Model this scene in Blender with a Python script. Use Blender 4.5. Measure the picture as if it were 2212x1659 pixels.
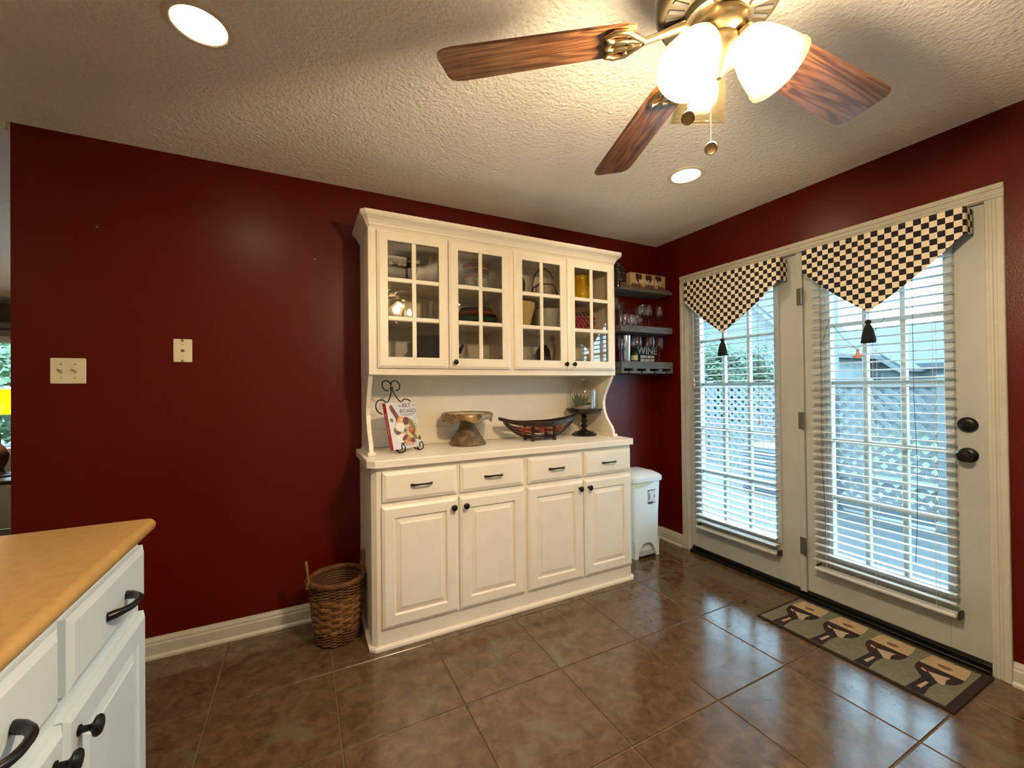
import bpy, bmesh, math, random
from mathutils import Vector, Matrix

random.seed(7)
for o in list(bpy.data.objects):
    bpy.data.objects.remove(o)
SC = bpy.context.scene
COL = SC.collection
PI = math.pi

# ------------------------------------------------------------------ camera
CAM = Vector((-2.6653, -2.5532, 1.2742))
YAW, PITCH, ROLL, FPX = 0.4683, 0.0070, -0.0108, 895.39
f_ = Vector((math.sin(YAW) * math.cos(PITCH), math.cos(YAW) * math.cos(PITCH), math.sin(PITCH)))
r_ = Vector((math.cos(YAW), -math.sin(YAW), 0))
u_ = r_.cross(f_)
r2 = r_ * math.cos(ROLL) + u_ * math.sin(ROLL)
u2 = u_ * math.cos(ROLL) - r_ * math.sin(ROLL)
cd = bpy.data.cameras.new('camera')
cam = bpy.data.objects.new('camera', cd)
COL.objects.link(cam)
cam.matrix_world = Matrix(((r2.x, u2.x, -f_.x, CAM.x), (r2.y, u2.y, -f_.y, CAM.y), (r2.z, u2.z, -f_.z, CAM.z), (0, 0, 0, 1)))
cd.sensor_fit = 'HORIZONTAL'
cd.sensor_width = 36.0
cd.lens = FPX * 36.0 / 2212.0
cd.clip_start = 0.02
cd.clip_end = 300
SC.camera = cam

# ------------------------------------------------------------------ sky (overcast daylight)
W = bpy.data.worlds.new('overcast_sky')
SC.world = W
W.use_nodes = True
wb = W.node_tree.nodes['Background']
wb.inputs[0].default_value = (0.48, 0.78, 1.0, 1)
wb.inputs[1].default_value = 3.7

# ------------------------------------------------------------------ exposure
vs = SC.view_settings
vs.view_transform = 'Standard'
vs.look = 'None'
vs.gamma = 1.0
vs.use_curve_mapping = False
vs.exposure = 2.15
SC.cycles.transparent_max_bounces = 32      # stacked glassware stays clear

LAMP_COL = (1.0, 0.815, 0.585)
E_FAN = 390.0      # emission of the fan bulbs
E_CAN = 48.0      # emission of the recessed bulbs

# ------------------------------------------------------------------ materials
MATS = {}


def mat(name, base, rough=0.5, metal=0.0, bump=None, var=None, spec=0.5, trans=0.0, coat=0.0, emit=None, ior=1.45, sub=None):
    """Principled material; var=(colour2, scale, detail, lo, hi) mixes in a noise, bump=(scale, strength, dist)."""
    m = bpy.data.materials.new(name)
    m.use_nodes = True
    nt = m.node_tree
    b = nt.nodes['Principled BSDF']
    b.inputs['Base Color'].default_value = (*base, 1)
    b.inputs['Roughness'].default_value = rough
    b.inputs['Metallic'].default_value = metal
    b.inputs['Specular IOR Level'].default_value = spec
    b.inputs['Transmission Weight'].default_value = trans
    b.inputs['Coat Weight'].default_value = coat
    b.inputs['IOR'].default_value = ior
    if emit:
        b.inputs['Emission Color'].default_value = (*emit[0], 1)
        b.inputs['Emission Strength'].default_value = emit[1]
    if var or bump:
        tc = nt.nodes.new('ShaderNodeTexCoord')
    if var:
        c2, sc, det, lo, hi = var[:5]
        n = nt.nodes.new('ShaderNodeTexNoise')
        n.inputs['Scale'].default_value = sc
        n.inputs['Detail'].default_value = det
        src = tc.outputs['Object']
        if len(var) > 5:
            mp = nt.nodes.new('ShaderNodeMapping')
            mp.inputs['Scale'].default_value = var[5]
            nt.links.new(src, mp.inputs[0])
            src = mp.outputs[0]
        nt.links.new(src, n.inputs['Vector'])
        rp = nt.nodes.new('ShaderNodeValToRGB')
        rp.color_ramp.elements[0].position = lo
        rp.color_ramp.elements[1].position = hi
        rp.color_ramp.elements[0].color = (*base, 1)
        rp.color_ramp.elements[1].color = (*c2, 1)
        nt.links.new(n.outputs['Fac'], rp.inputs[0])
        nt.links.new(rp.outputs[0], b.inputs['Base Color'])
    if bump:
        n2 = nt.nodes.new('ShaderNodeTexNoise')
        n2.inputs['Scale'].default_value = bump[0]
        n2.inputs['Detail'].default_value = 3
        nt.links.new(tc.outputs['Object'], n2.inputs['Vector'])
        bp = nt.nodes.new('ShaderNodeBump')
        bp.inputs['Strength'].default_value = bump[1]
        bp.inputs['Distance'].default_value = bump[2]
        nt.links.new(n2.outputs['Fac'], bp.inputs['Height'])
        nt.links.new(bp.outputs[0], b.inputs['Normal'])
    MATS[name] = m
    return m


def clear_glass(name, tint=(1, 1, 1), refl=1.0):
    m = bpy.data.materials.new(name)
    m.use_nodes = True
    nt = m.node_tree
    nt.nodes.clear()
    out = nt.nodes.new('ShaderNodeOutputMaterial')
    mix = nt.nodes.new('ShaderNodeMixShader')
    tr = nt.nodes.new('ShaderNodeBsdfTransparent')
    tr.inputs[0].default_value = (*tint, 1)
    gl = nt.nodes.new('ShaderNodeBsdfGlossy')
    gl.inputs['Roughness'].default_value = 0.015
    lw = nt.nodes.new('ShaderNodeLayerWeight')      # Schlick reflectance, the same from both sides
    lw.inputs[0].default_value = 0.5
    pw = nt.nodes.new('ShaderNodeMath')
    pw.operation = 'POWER'
    pw.inputs[1].default_value = 5.0
    nt.links.new(lw.outputs['Facing'], pw.inputs[0])
    mu = nt.nodes.new('ShaderNodeMath')
    mu.operation = 'MULTIPLY_ADD'
    mu.inputs[1].default_value = 0.9
    mu.inputs[2].default_value = 0.045 * refl
    mu.use_clamp = True
    nt.links.new(pw.outputs[0], mu.inputs[0])
    nt.links.new(mu.outputs[0], mix.inputs[0])
    nt.links.new(tr.outputs[0], mix.inputs[1])
    nt.links.new(gl.outputs[0], mix.inputs[2])
    nt.links.new(mix.outputs[0], out.inputs[0])
    MATS[name] = m
    return m


def emission(name, col, s):
    m = bpy.data.materials.new(name)
    m.use_nodes = True
    nt = m.node_tree
    nt.nodes.clear()
    out = nt.nodes.new('ShaderNodeOutputMaterial')
    e = nt.nodes.new('ShaderNodeEmission')
    e.inputs[0].default_value = (*col, 1)
    e.inputs[1].default_value = s
    nt.links.new(e.outputs[0], out.inputs[0])
    MATS[name] = m
    return m


def frosted(name, col, tw, tp=0.35, tcol=None, gl=0.06):
    """frosted lamp glass: part translucent, part diffuse, a little gloss"""
    m = bpy.data.materials.new(name)
    m.use_nodes = True
    nt = m.node_tree
    nt.nodes.clear()
    out = nt.nodes.new('ShaderNodeOutputMaterial')
    a = nt.nodes.new('ShaderNodeBsdfTranslucent')
    a.inputs[0].default_value = (*col, 1)
    t = nt.nodes.new('ShaderNodeBsdfTransparent')
    t.inputs[0].default_value = (*(tcol or col), 1)
    d = nt.nodes.new('ShaderNodeBsdfDiffuse')
    d.inputs[0].default_value = (*col, 1)
    g = nt.nodes.new('ShaderNodeBsdfGlossy')
    g.inputs['Roughness'].default_value = 0.2
    m1 = nt.nodes.new('ShaderNodeMixShader')
    m1.inputs[0].default_value = tw
    m2 = nt.nodes.new('ShaderNodeMixShader')
    m2.inputs[0].default_value = gl
    m3 = nt.nodes.new('ShaderNodeMixShader')
    m3.inputs[0].default_value = tp
    nt.links.new(d.outputs[0], m1.inputs[1])
    nt.links.new(a.outputs[0], m1.inputs[2])
    nt.links.new(m1.outputs[0], m3.inputs[1])
    nt.links.new(t.outputs[0], m3.inputs[2])
    nt.links.new(m3.outputs[0], m2.inputs[1])
    nt.links.new(g.outputs[0], m2.inputs[2])
    nt.links.new(m2.outputs[0], out.inputs[0])
    MATS[name] = m
    return m


mat('red_paint', (0.092, 0.0030, 0.0005), 0.33, bump=(180, 0.30, 0.002), spec=0.32)
mat('ceiling_texture', (0.92, 0.90, 0.85), 0.85, bump=(72, 1.0, 0.009), var=((0.95, 0.93, 0.88), 60, 3, 0.35, 0.65))
mat('cream_paint', (0.86, 0.80, 0.69), 0.36, var=((0.82, 0.755, 0.64), 9, 4, 0.4, 0.75), bump=(60, 0.06, 0.001))
mat('trim_paint', (0.50, 0.485, 0.41), 0.4, var=((0.45, 0.43, 0.35), 14, 4, 0.45, 0.75))
mat('door_paint', (0.43, 0.435, 0.40), 0.4, var=((0.39, 0.39, 0.355), 6, 4, 0.45, 0.8))
mat('white_cabinet', (0.60, 0.69, 0.74), 0.35, var=((0.58, 0.665, 0.71), 12, 3, 0.4, 0.7))
mat('plain_wall', (0.72, 0.69, 0.62), 0.7)
mat('living_wall', (0.33, 0.31, 0.25), 0.8, bump=(90, .3, .003))
mat('dark_cornice', (0.06, 0.05, 0.035), 0.7)
mat('grout', (0.14, 0.095, 0.06), 0.8)
mat('black_metal', (0.012, 0.011, 0.012), 0.3, metal=0.4, bump=(120, .08, .001))
mat('black_wire', (0.012, 0.011, 0.011), 0.42)
mat('bronze', (0.012, 0.010, 0.009), 0.38, metal=0.5)
mat('brass', (0.42, 0.33, 0.19), 0.3, metal=1.0)
mat('dark_brass', (0.10, 0.085, 0.055), 0.38, metal=0.9)
mat('dark_hole', (0.006, 0.006, 0.006), 0.8)
mat('ivory_plastic', (0.78, 0.70, 0.50), 0.35)
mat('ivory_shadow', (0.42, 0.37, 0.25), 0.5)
mat('screw_steel', (0.30, 0.27, 0.22), 0.35, metal=0.9)
mat('white_plastic', (0.82, 0.90, 0.96), 0.3)
mat('grey_plastic', (0.36, 0.40, 0.44), 0.4)
mat('bag_plastic', (0.62, 0.66, 0.40), 0.5)
mat('sticker_paper', (0.70, 0.72, 0.78), 0.4)
mat('sticker_navy', (0.03, 0.035, 0.09), 0.4)
mat('sticker_grey', (0.24, 0.26, 0.30), 0.5)
mat('laminate', (0.42, 0.26, 0.09), 0.33, var=((0.36, 0.21, 0.066), 45, 6, 0.35, 0.7), bump=(200, .03, .001))
mat('slat_white', (0.56, 0.58, 0.56), 0.4)
mat('cord_white', (0.62, 0.62, 0.58), 0.7)
mat('black_fabric', (0.006, 0.006, 0.008), 0.9)
mat('mat_border', (0.022, 0.011, 0.008), 0.95, bump=(300, .5, .002))
mat('mat_field', (0.165, 0.165, 0.11), 0.95, var=((0.09, 0.09, 0.065), 40, 5, 0.5, 0.62, (14, 1, 1)), bump=(320, .6, .002))
mat('mat_cream', (0.46, 0.335, 0.19), 0.95, var=((0.27, 0.175, 0.09), 40, 5, 0.5, 0.66, (14, 1, 1)), bump=(320, .6, .002))
mat('mat_wine', (0.012, 0.012, 0.018), 0.95, var=((0.035, 0.010, 0.010), 9, 3, 0.42, 0.6), bump=(320, .6, .002))
mat('mat_label', (0.42, 0.31, 0.21), 0.95, bump=(320, .6, .002))
mat('mat_brown', (0.16, 0.09, 0.04), 0.95, bump=(320, .6, .002))
mat('wicker', (0.17, 0.072, 0.022), 0.5, var=((0.075, 0.027, 0.009), 26, 4, 0.38, 0.68), bump=(90, .35, .002))
mat('wicker_light', (0.27, 0.135, 0.042), 0.45, var=((0.13, 0.050, 0.015), 30, 4, 0.38, 0.7), bump=(90, .3, .002))
mat('wicker_inside', (0.11, 0.042, 0.015), 0.7, bump=(60, .6, .004))
mat('shelf_wood', (0.115, 0.105, 0.09), 0.65, var=((0.06, 0.052, 0.042), 12, 6, 0.35, 0.7, (1, 14, 14)), bump=(60, .2, .002))
mat('rack_wood', (0.12, 0.055, 0.026), 0.6, var=((0.07, 0.028, 0.014), 14, 6, 0.35, 0.7, (1, 10, 10)))
mat('sign_wood', (0.44, 0.32, 0.16), 0.6, var=((0.36, 0.25, 0.12), 14, 4, 0.35, 0.7, (1, 8, 8)))
mat('sign_white', (0.72, 0.66, 0.52), 0.6)
mat('sign_maroon', (0.045, 0.008, 0.010), 0.6)
mat('sign_black', (0.012, 0.015, 0.014), 0.6)
mat('sign_grey', (0.42, 0.45, 0.42), 0.6)
mat('bead_black', (0.02, 0.017, 0.014), 0.18, var=((0.10, 0.085, 0.065), 60, 3, 0.55, 0.65))
mat('steel', (0.55, 0.57, 0.62), 0.22, metal=1.0)
mat('blue_card', (0.14, 0.17, 0.26), 0.5, var=((0.4, 0.42, 0.5), 40, 3, 0.45, 0.6))
mat('green_glass_dark', (0.02, 0.05, 0.015), 0.1)
mat('resin_bronze', (0.13, 0.085, 0.042), 0.42, var=((0.30, 0.21, 0.11), 22, 4, 0.5, 0.75), metal=0.25, bump=(140, .3, .003))
mat('resin_gold', (0.33, 0.22, 0.10), 0.35, var=((0.16, 0.10, 0.045), 16, 4, 0.45, 0.7), metal=0.3)
mat('mirror_top', (0.62, 0.62, 0.55), 0.08, metal=1.0)
mat('espresso', (0.022, 0.010, 0.008), 0.35, var=((0.04, 0.018, 0.013), 20, 4, 0.4, 0.7))
mat('ember_orange', (0.55, 0.14, 0.04), 0.45, var=((0.30, 0.05, 0.015), 30, 4, 0.4, 0.65))
mat('ebony_paint', (0.014, 0.011, 0.010), 0.22)
mat('aloe', (0.075, 0.105, 0.055), 0.45, var=((0.13, 0.16, 0.09), 30, 3, 0.45, 0.7))
mat('planter_grey', (0.42, 0.38, 0.31), 0.6)
mat('soil', (0.03, 0.02, 0.014), 0.9)
mat('book_white', (0.62, 0.63, 0.68), 0.35)
mat('book_red', (0.50, 0.03, 0.035), 0.35)
mat('book_pages', (0.72, 0.66, 0.56), 0.7)
mat('ink_mauve', (0.16, 0.11, 0.15), 0.5)
mat('food_wood', (0.16, 0.055, 0.022), 0.5)
mat('food_board', (0.60, 0.50, 0.34), 0.5, var=((0.42, 0.28, 0.20), 90, 3, 0.5, 0.6))
mat('food_orange', (0.66, 0.30, 0.07), 0.5)
mat('food_cream', (0.74, 0.68, 0.58), 0.5)
mat('food_maroon', (0.16, 0.035, 0.04), 0.5)
mat('food_green', (0.13, 0.15, 0.04), 0.5, var=((0.28, 0.28, 0.10), 200, 3, 0.5, 0.6))
mat('food_red', (0.46, 0.085, 0.05), 0.5)
mat('food_straw', (0.62, 0.50, 0.28), 0.5)
mat('food_blue', (0.22, 0.25, 0.40), 0.5)
mat('ceramic_black', (0.012, 0.012, 0.012), 0.15)
mat('mosaic_dark', (0.03, 0.022, 0.016), 0.15)
mat('mosaic_silver', (0.42, 0.36, 0.27), 0.2, metal=0.6)
mat('ceramic_white', (0.72, 0.70, 0.64), 0.15)
mat('ceramic_grey', (0.45, 0.44, 0.40), 0.4)
mat('ceramic_cream', (0.72, 0.53, 0.21), 0.2)
mat('ceramic_yellow', (0.72, 0.42, 0.01), 0.12)
mat('ceramic_red', (0.30, 0.012, 0.035), 0.15)
mat('copper_dish', (0.28, 0.12, 0.06), 0.25, metal=0.6)
mat('tin_red', (0.36, 0.07, 0.05), 0.4, var=((0.10, 0.02, 0.02), 120, 2, 0.5, 0.55))
mat('tin_teal', (0.20, 0.33, 0.28), 0.4, var=((0.55, 0.56, 0.48), 110, 2, 0.5, 0.55))
mat('tin_dark', (0.03, 0.025, 0.03), 0.4)
mat('plate_green', (0.02, 0.07, 0.05), 0.15)
mat('plate_teal', (0.015, 0.10, 0.085), 0.15)
mat('plate_red', (0.30, 0.03, 0.02), 0.15)
mat('plate_orange', (0.45, 0.14, 0.08), 0.15)
mat('plate_brown', (0.06, 0.035, 0.02), 0.15)
mat('straw_brown', (0.14, 0.05, 0.02), 0.6)
mat('iron', (0.02, 0.019, 0.018), 0.5)
mat('pink_ceramic', (0.62, 0.36, 0.28), 0.35)
mat('ornament_cord', (0.05, 0.05, 0.07), 0.8)
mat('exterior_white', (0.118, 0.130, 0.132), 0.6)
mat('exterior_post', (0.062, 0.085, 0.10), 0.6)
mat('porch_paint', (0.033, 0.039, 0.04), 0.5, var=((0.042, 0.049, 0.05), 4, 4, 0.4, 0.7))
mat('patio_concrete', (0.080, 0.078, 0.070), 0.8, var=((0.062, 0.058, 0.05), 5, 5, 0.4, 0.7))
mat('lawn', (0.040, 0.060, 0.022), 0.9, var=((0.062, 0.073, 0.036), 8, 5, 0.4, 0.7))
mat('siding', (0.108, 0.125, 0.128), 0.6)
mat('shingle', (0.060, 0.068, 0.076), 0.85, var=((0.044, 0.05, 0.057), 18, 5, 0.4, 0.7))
mat('shingle_violet', (0.060, 0.064, 0.088), 0.85, var=((0.043, 0.047, 0.064), 18, 5, 0.4, 0.7))
mat('far_glass', (0.06, 0.08, 0.11), 0.1)
mat('leaf', (0.03, 0.062, 0.03), 0.55, var=((0.055, 0.095, 0.047), 3, 3, 0.4, 0.65))
mat('leaf_light', (0.075, 0.12, 0.052), 0.55)
mat('bark', (0.08, 0.055, 0.04), 0.9)
mat('ac_grey', (0.10, 0.12, 0.16), 0.5)
mat('window_white', (0.74, 0.74, 0.70), 0.4)
mat('sheer', (0.62, 0.62, 0.58), 0.8)
mat('lamp_yellow', (0.85, 0.52, 0.03), 0.6)
mat('lamp_body', (0.10, 0.05, 0.03), 0.4)
mat('sofa_fabric', (0.10, 0.085, 0.065), 0.95)
mat('weather_strip', (0.02, 0.015, 0.012), 0.6)
mat('hinge_steel', (0.20, 0.19, 0.17), 0.35, metal=0.9)
mat('duct_white', (0.80, 0.74, 0.60), 0.5)
clear_glass('pane_glass', (0.96, 0.98, 0.98), 1.0)
clear_glass('cabinet_glass', (0.90, 0.90, 0.88), 1.3)
clear_glass('crystal', (0.985, 0.985, 0.985), 1.1)
clear_glass('crystal_tint', (0.86, 0.84, 0.86), 1.2)
frosted('lamp_glass', (0.038, 0.033, 0.021), 0.5, 0.73, (1.0, 0.96, 0.87), 0.015)
emission('fan_bulb', LAMP_COL, E_FAN)
emission('can_bulb', LAMP_COL, E_CAN)
emission('table_bulb', LAMP_COL, 60.0)
frosted('yellow_shade', (0.95, 0.62, 0.05), 0.6)


def tile_material():
    m = bpy.data.materials.new('slate_tile')
    m.use_nodes = True
    nt = m.node_tree
    b = nt.nodes['Principled BSDF']
    L = nt.links.new
    tc = nt.nodes.new('ShaderNodeTexCoord')
    oi = nt.nodes.new('ShaderNodeObjectInfo')
    mul = nt.nodes.new('ShaderNodeVectorMath')
    mul.operation = 'SCALE'
    mul.inputs['Scale'].default_value = 3.7
    L(oi.outputs['Location'], mul.inputs[0])
    add = nt.nodes.new('ShaderNodeVectorMath')
    L(tc.outputs['Object'], add.inputs[0])
    L(mul.outputs[0], add.inputs[1])

    def noise(s, d, r=0.6, dist=0.0):
        n = nt.nodes.new('ShaderNodeTexNoise')
        n.inputs['Scale'].default_value = s
        n.inputs['Detail'].default_value = d
        n.inputs['Roughness'].default_value = r
        n.inputs['Distortion'].default_value = dist
        L(add.outputs[0], n.inputs['Vector'])
        return n

    def ramp(src, p0, c0, p1, c1):
        r = nt.nodes.new('ShaderNodeValToRGB')
        r.color_ramp.elements[0].position = p0
        r.color_ramp.elements[0].color = (*c0, 1)
        r.color_ramp.elements[1].position = p1
        r.color_ramp.elements[1].color = (*c1, 1)
        L(src, r.inputs[0])
        return r
    brown = ramp(noise(16, 9, 0.68, 0.6).outputs['Fac'], 0.32, (0.062, 0.034, 0.016), 0.70, (0.155, 0.093, 0.050))
    patch = ramp(noise(3.4, 3, 0.55, 0.5).outputs['Fac'], 0.60, (0, 0, 0), 0.66, (.85, .85, .85))
    green = ramp(noise(22, 6).outputs['Fac'], 0.3, (0.098, 0.079, 0.046), 0.7, (0.135, 0.110, 0.066))
    mx = nt.nodes.new('ShaderNodeMix')
    mx.data_type = 'RGBA'
    L(patch.outputs[0], mx.inputs['Factor'])
    L(brown.outputs[0], mx.inputs['A'])
    L(green.outputs[0], mx.inputs['B'])
    L(mx.outputs['Result'], b.inputs['Base Color'])
    ro = ramp(noise(20, 5).outputs['Fac'], 0.3, (0.11, 0.11, 0.11), 0.7, (0.20, 0.20, 0.20))
    L(ro.outputs[0], b.inputs['Roughness'])
    bp = nt.nodes.new('ShaderNodeBump')
    bp.inputs['Strength'].default_value = 0.08
    bp.inputs['Distance'].default_value = 0.004
    L(noise(26, 6, 0.6, 0.8).outputs['Fac'], bp.inputs['Height'])
    L(bp.outputs[0], b.inputs['Normal'])
    b.inputs['Specular IOR Level'].default_value = 0.5
    b.inputs['IOR'].default_value = 1.72
    MATS['slate_tile'] = m


tile_material()


def check_material():
    """black and ivory checked cloth, squares of 27.5 mm laid out by the cloth's own UV"""
    m = bpy.data.materials.new('checked_cloth')
    m.use_nodes = True
    nt = m.node_tree
    b = nt.nodes['Principled BSDF']
    uv = nt.nodes.new('ShaderNodeUVMap')
    ck = nt.nodes.new('ShaderNodeTexChecker')
    ck.inputs['Color1'].default_value = (0.010, 0.009, 0.012, 1)
    ck.inputs['Color2'].default_value = (0.80, 0.71, 0.56, 1)
    ck.inputs['Scale'].default_value = 1.0
    nt.links.new(uv.outputs[0], ck.inputs['Vector'])
    nt.links.new(ck.outputs[0], b.inputs['Base Color'])
    b.inputs['Roughness'].default_value = 0.9
    MATS['checked_cloth'] = m


check_material()


def oak_material():
    m = bpy.data.materials.new('oak_blade')
    m.use_nodes = True
    nt = m.node_tree
    b = nt.nodes['Principled BSDF']
    L = nt.links.new
    tc = nt.nodes.new('ShaderNodeTexCoord')
    oi = nt.nodes.new('ShaderNodeObjectInfo')
    mp = nt.nodes.new('ShaderNodeMapping')
    mp.inputs['Scale'].default_value = (0.55, 6.0, 4.0)
    L(tc.outputs['Object'], mp.inputs[0])
    ad = nt.nodes.new('ShaderNodeVectorMath')
    mu = nt.nodes.new('ShaderNodeMath')
    mu.operation = 'MULTIPLY'
    mu.inputs[1].default_value = 9.0
    L(oi.outputs['Random'], mu.inputs[0])
    L(mp.outputs[0], ad.inputs[0])
    L(mu.outputs[0], ad.inputs[1])
    wv = nt.nodes.new('ShaderNodeTexNoise')
    wv.inputs['Scale'].default_value = 3.0
    wv.inputs['Detail'].default_value = 2
    wv.inputs['Distortion'].default_value = 0.6
    L(ad.outputs[0], wv.inputs['Vector'])
    sn = nt.nodes.new('ShaderNodeMath')
    sn.operation = 'MULTIPLY'
    sn.inputs[1].default_value = 58.0
    L(wv.outputs['Fac'], sn.inputs[0])
    s2 = nt.nodes.new('ShaderNodeMath')
    s2.operation = 'SINE'
    L(sn.outputs[0], s2.inputs[0])
    fine = nt.nodes.new('ShaderNodeTexNoise')
    fine.inputs['Scale'].default_value = 40
    mp2 = nt.nodes.new('ShaderNodeMapping')
    mp2.inputs['Scale'].default_value = (0.12, 3.0, 3.0)
    L(tc.outputs['Object'], mp2.inputs[0])
    L(mp2.outputs[0], fine.inputs['Vector'])
    fine.inputs['Detail'].default_value = 4
    am = nt.nodes.new('ShaderNodeMath')
    am.operation = 'MULTIPLY_ADD'
    am.inputs[1].default_value = 0.20
    L(s2.outputs[0], am.inputs[0])
    L(fine.outputs['Fac'], am.inputs[2])
    rp = nt.nodes.new('ShaderNodeValToRGB')
    rp.color_ramp.elements[0].position = 0.25
    rp.color_ramp.elements[0].color = (0.062, 0.022, 0.008, 1)
    rp.color_ramp.elements[1].position = 0.72
    rp.color_ramp.elements[1].color = (0.205, 0.086, 0.034, 1)
    L(am.outputs[0], rp.inputs[0])
    L(rp.outputs[0], b.inputs['Base Color'])
    b.inputs['Roughness'].default_value = 0.34
    b.inputs['Coat Weight'].default_value = 0.25
    MATS['oak_blade'] = m


oak_material()


# ------------------------------------------------------------------ mesh helpers
class MB:
    def __init__(s):
        s.v, s.f, s.uv = [], [], {}

    def add(s, vs, fs, M=None):
        n = len(s.v)
        if M is not None:
            vs = [M @ Vector(p) for p in vs]
        s.v += [tuple(p) for p in vs]
        s.f += [tuple(i + n for i in q) for q in fs]
        return s

    def box(s, x0, x1, y0, y1, z0, z1, b=0.0, M=None):
        x0, x1 = min(x0, x1), max(x0, x1)
        y0, y1 = min(y0, y1), max(y0, y1)
        z0, z1 = min(z0, z1), max(z0, z1)
        if b <= 0:
            vs = [(x0, y0, z0), (x1, y0, z0), (x1, y1, z0), (x0, y1, z0), (x0, y0, z1), (x1, y0, z1), (x1, y1, z1), (x0, y1, z1)]
            fs = [(0, 3, 2, 1), (4, 5, 6, 7), (0, 1, 5, 4), (1, 2, 6, 5), (2, 3, 7, 6), (3, 0, 4, 7)]
            return s.add(vs, fs, M)
        b = min(b, (x1 - x0) * .49, (y1 - y0) * .49, (z1 - z0) * .49)
        vs, ix = [], {}
        for sx in (0, 1):
            for sy in (0, 1):
                for sz in (0, 1):
                    X, Y, Z = (x0, x1)[sx], (y0, y1)[sy], (z0, z1)[sz]
                    dx, dy, dz = (b, -b)[sx], (b, -b)[sy], (b, -b)[sz]
                    for a, p in enumerate(((X, Y + dy, Z + dz), (X + dx, Y, Z + dz), (X + dx, Y + dy, Z))):
                        ix[(sx, sy, sz, a)] = len(vs)
                        vs.append(p)
        fs = []
        for a in range(3):
            o = [k for k in range(3) if k != a]
            for sd in (0, 1):
                q = []
                for p in ((0, 0), (1, 0), (1, 1), (0, 1)):
                    c = [0, 0, 0]
                    c[a] = sd
                    c[o[0]], c[o[1]] = p
                    q.append(ix[(*c, a)])
                fs.append(q)
        for a in range(3):
            o = [k for k in range(3) if k != a]
            for p in ((0, 0), (1, 0), (1, 1), (0, 1)):
                c0, c1 = [0, 0, 0], [0, 0, 0]
                c1[a] = 1
                for c in (c0, c1):
                    c[o[0]], c[o[1]] = p
                fs.append((ix[(*c0, o[0])], ix[(*c1, o[0])], ix[(*c1, o[1])], ix[(*c0, o[1])]))
        for sx in (0, 1):
            for sy in (0, 1):
                for sz in (0, 1):
                    fs.append(tuple(ix[(sx, sy, sz, a)] for a in range(3)))
        return s.add(vs, fs, M)

    def lathe(s, prof, n=24, c=(0, 0, 0), M=None, closed=False, wob=None):
        vs, fs = [], []
        m = len(prof)
        for i in range(n):
            a = 2 * PI * i / n
            for r, z in prof:
                if wob:
                    r, z = wob(a, r, z)
                vs.append((c[0] + r * math.cos(a), c[1] + r * math.sin(a), c[2] + z))
        rng = m if closed else m - 1
        for i in range(n):
            j = (i + 1) % n
            for k in range(rng):
                k2 = (k + 1) % m
                fs.append((i * m + k, j * m + k, j * m + k2, i * m + k2))
        if not closed:
            if prof[0][0] > 1e-6:
                fs.append(tuple(i * m for i in range(n))[::-1])
            if prof[-1][0] > 1e-6:
                fs.append(tuple(i * m + m - 1 for i in range(n)))
        return s.add(vs, fs, M)

    def shell(s, prof, t, n=24, c=(0, 0, 0), M=None, wob=None):
        """open vessel with wall thickness t: outer profile bottom->top, then back inside"""
        inn = [(max(r - t, 0.0005), z + (t if k == 0 else 0)) for k, (r, z) in enumerate(prof)][::-1]
        return s.lathe([(0.0005, prof[0][1])] + list(prof) + inn + [(0.0005, inn[-1][1])], n, c, M, wob=wob)

    def tube(s, pts, r, n=8, closed=False, M=None):
        P = [Vector(p) for p in pts]
        k = len(P)
        R = r if isinstance(r, (list, tuple)) else [r] * k
        vs, fs = [], []
        up = None
        for i in range(k):
            a = P[(i - 1) % k] if (closed or i) else P[0]
            b = P[(i + 1) % k] if (closed or i < k - 1) else P[-1]
            t = (b - a)
            t = t.normalized() if t.length > 1e-9 else Vector((0, 0, 1))
            if up is None:
                up = t.orthogonal().normalized()
            up = (up - t * up.dot(t))
            up = up.normalized() if up.length > 1e-6 else t.orthogonal().normalized()
            w = t.cross(up)
            for j in range(n):
                q = 2 * PI * j / n
                vs.append(P[i] + (up * math.cos(q) + w * math.sin(q)) * R[i])
        for i in range(k if closed else k - 1):
            i2 = (i + 1) % k
            for j in range(n):
                j2 = (j + 1) % n
                fs.append((i * n + j, i * n + j2, i2 * n + j2, i2 * n + j))
        if not closed:
            fs.append(tuple(range(n))[::-1])
            fs.append(tuple((k - 1) * n + j for j in range(n)))
        return s.add(vs, fs, M)

    def prism(s, poly, ax, a0, a1, M=None):
        """polygon in the two other axes (in x,y,z order), extruded along ax"""
        n = len(poly)

        def pt(p, a):
            if ax == 'x':
                return (a, p[0], p[1])
            if ax == 'y':
                return (p[0], a, p[1])
            return (p[0], p[1], a)
        vs = [pt(p, a0) for p in poly] + [pt(p, a1) for p in poly]
        fs = [tuple(range(n)), tuple(range(2 * n - 1, n - 1, -1))]
        fs += [(i, i + n, (i + 1) % n + n, (i + 1) % n) for i in range(n)]
        return s.add(vs, fs, M)

    def frustum(s, pa, pb):
        """two matching loops joined and capped"""
        n = len(pa)
        return s.add(list(pa) + list(pb), [tuple(range(n)), tuple(range(2 * n - 1, n - 1, -1))] + [(i, i + n, (i + 1) % n + n, (i + 1) % n) for i in range(n)])

    def ball(s, c, r, n=12, sc=(1, 1, 1), M=None):
        prof = [(max(r * math.sin(PI * k / (n // 2)), 0), -r * math.cos(PI * k / (n // 2))) for k in range(n // 2 + 1)]
        prof[0] = (0.0, prof[0][1])
        prof[-1] = (0.0, prof[-1][1])
        T = Matrix.Translation(c) @ Matrix.Diagonal((*sc, 1))
        return s.lathe(prof, n, (0, 0, 0), T if M is None else M @ T)

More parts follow.
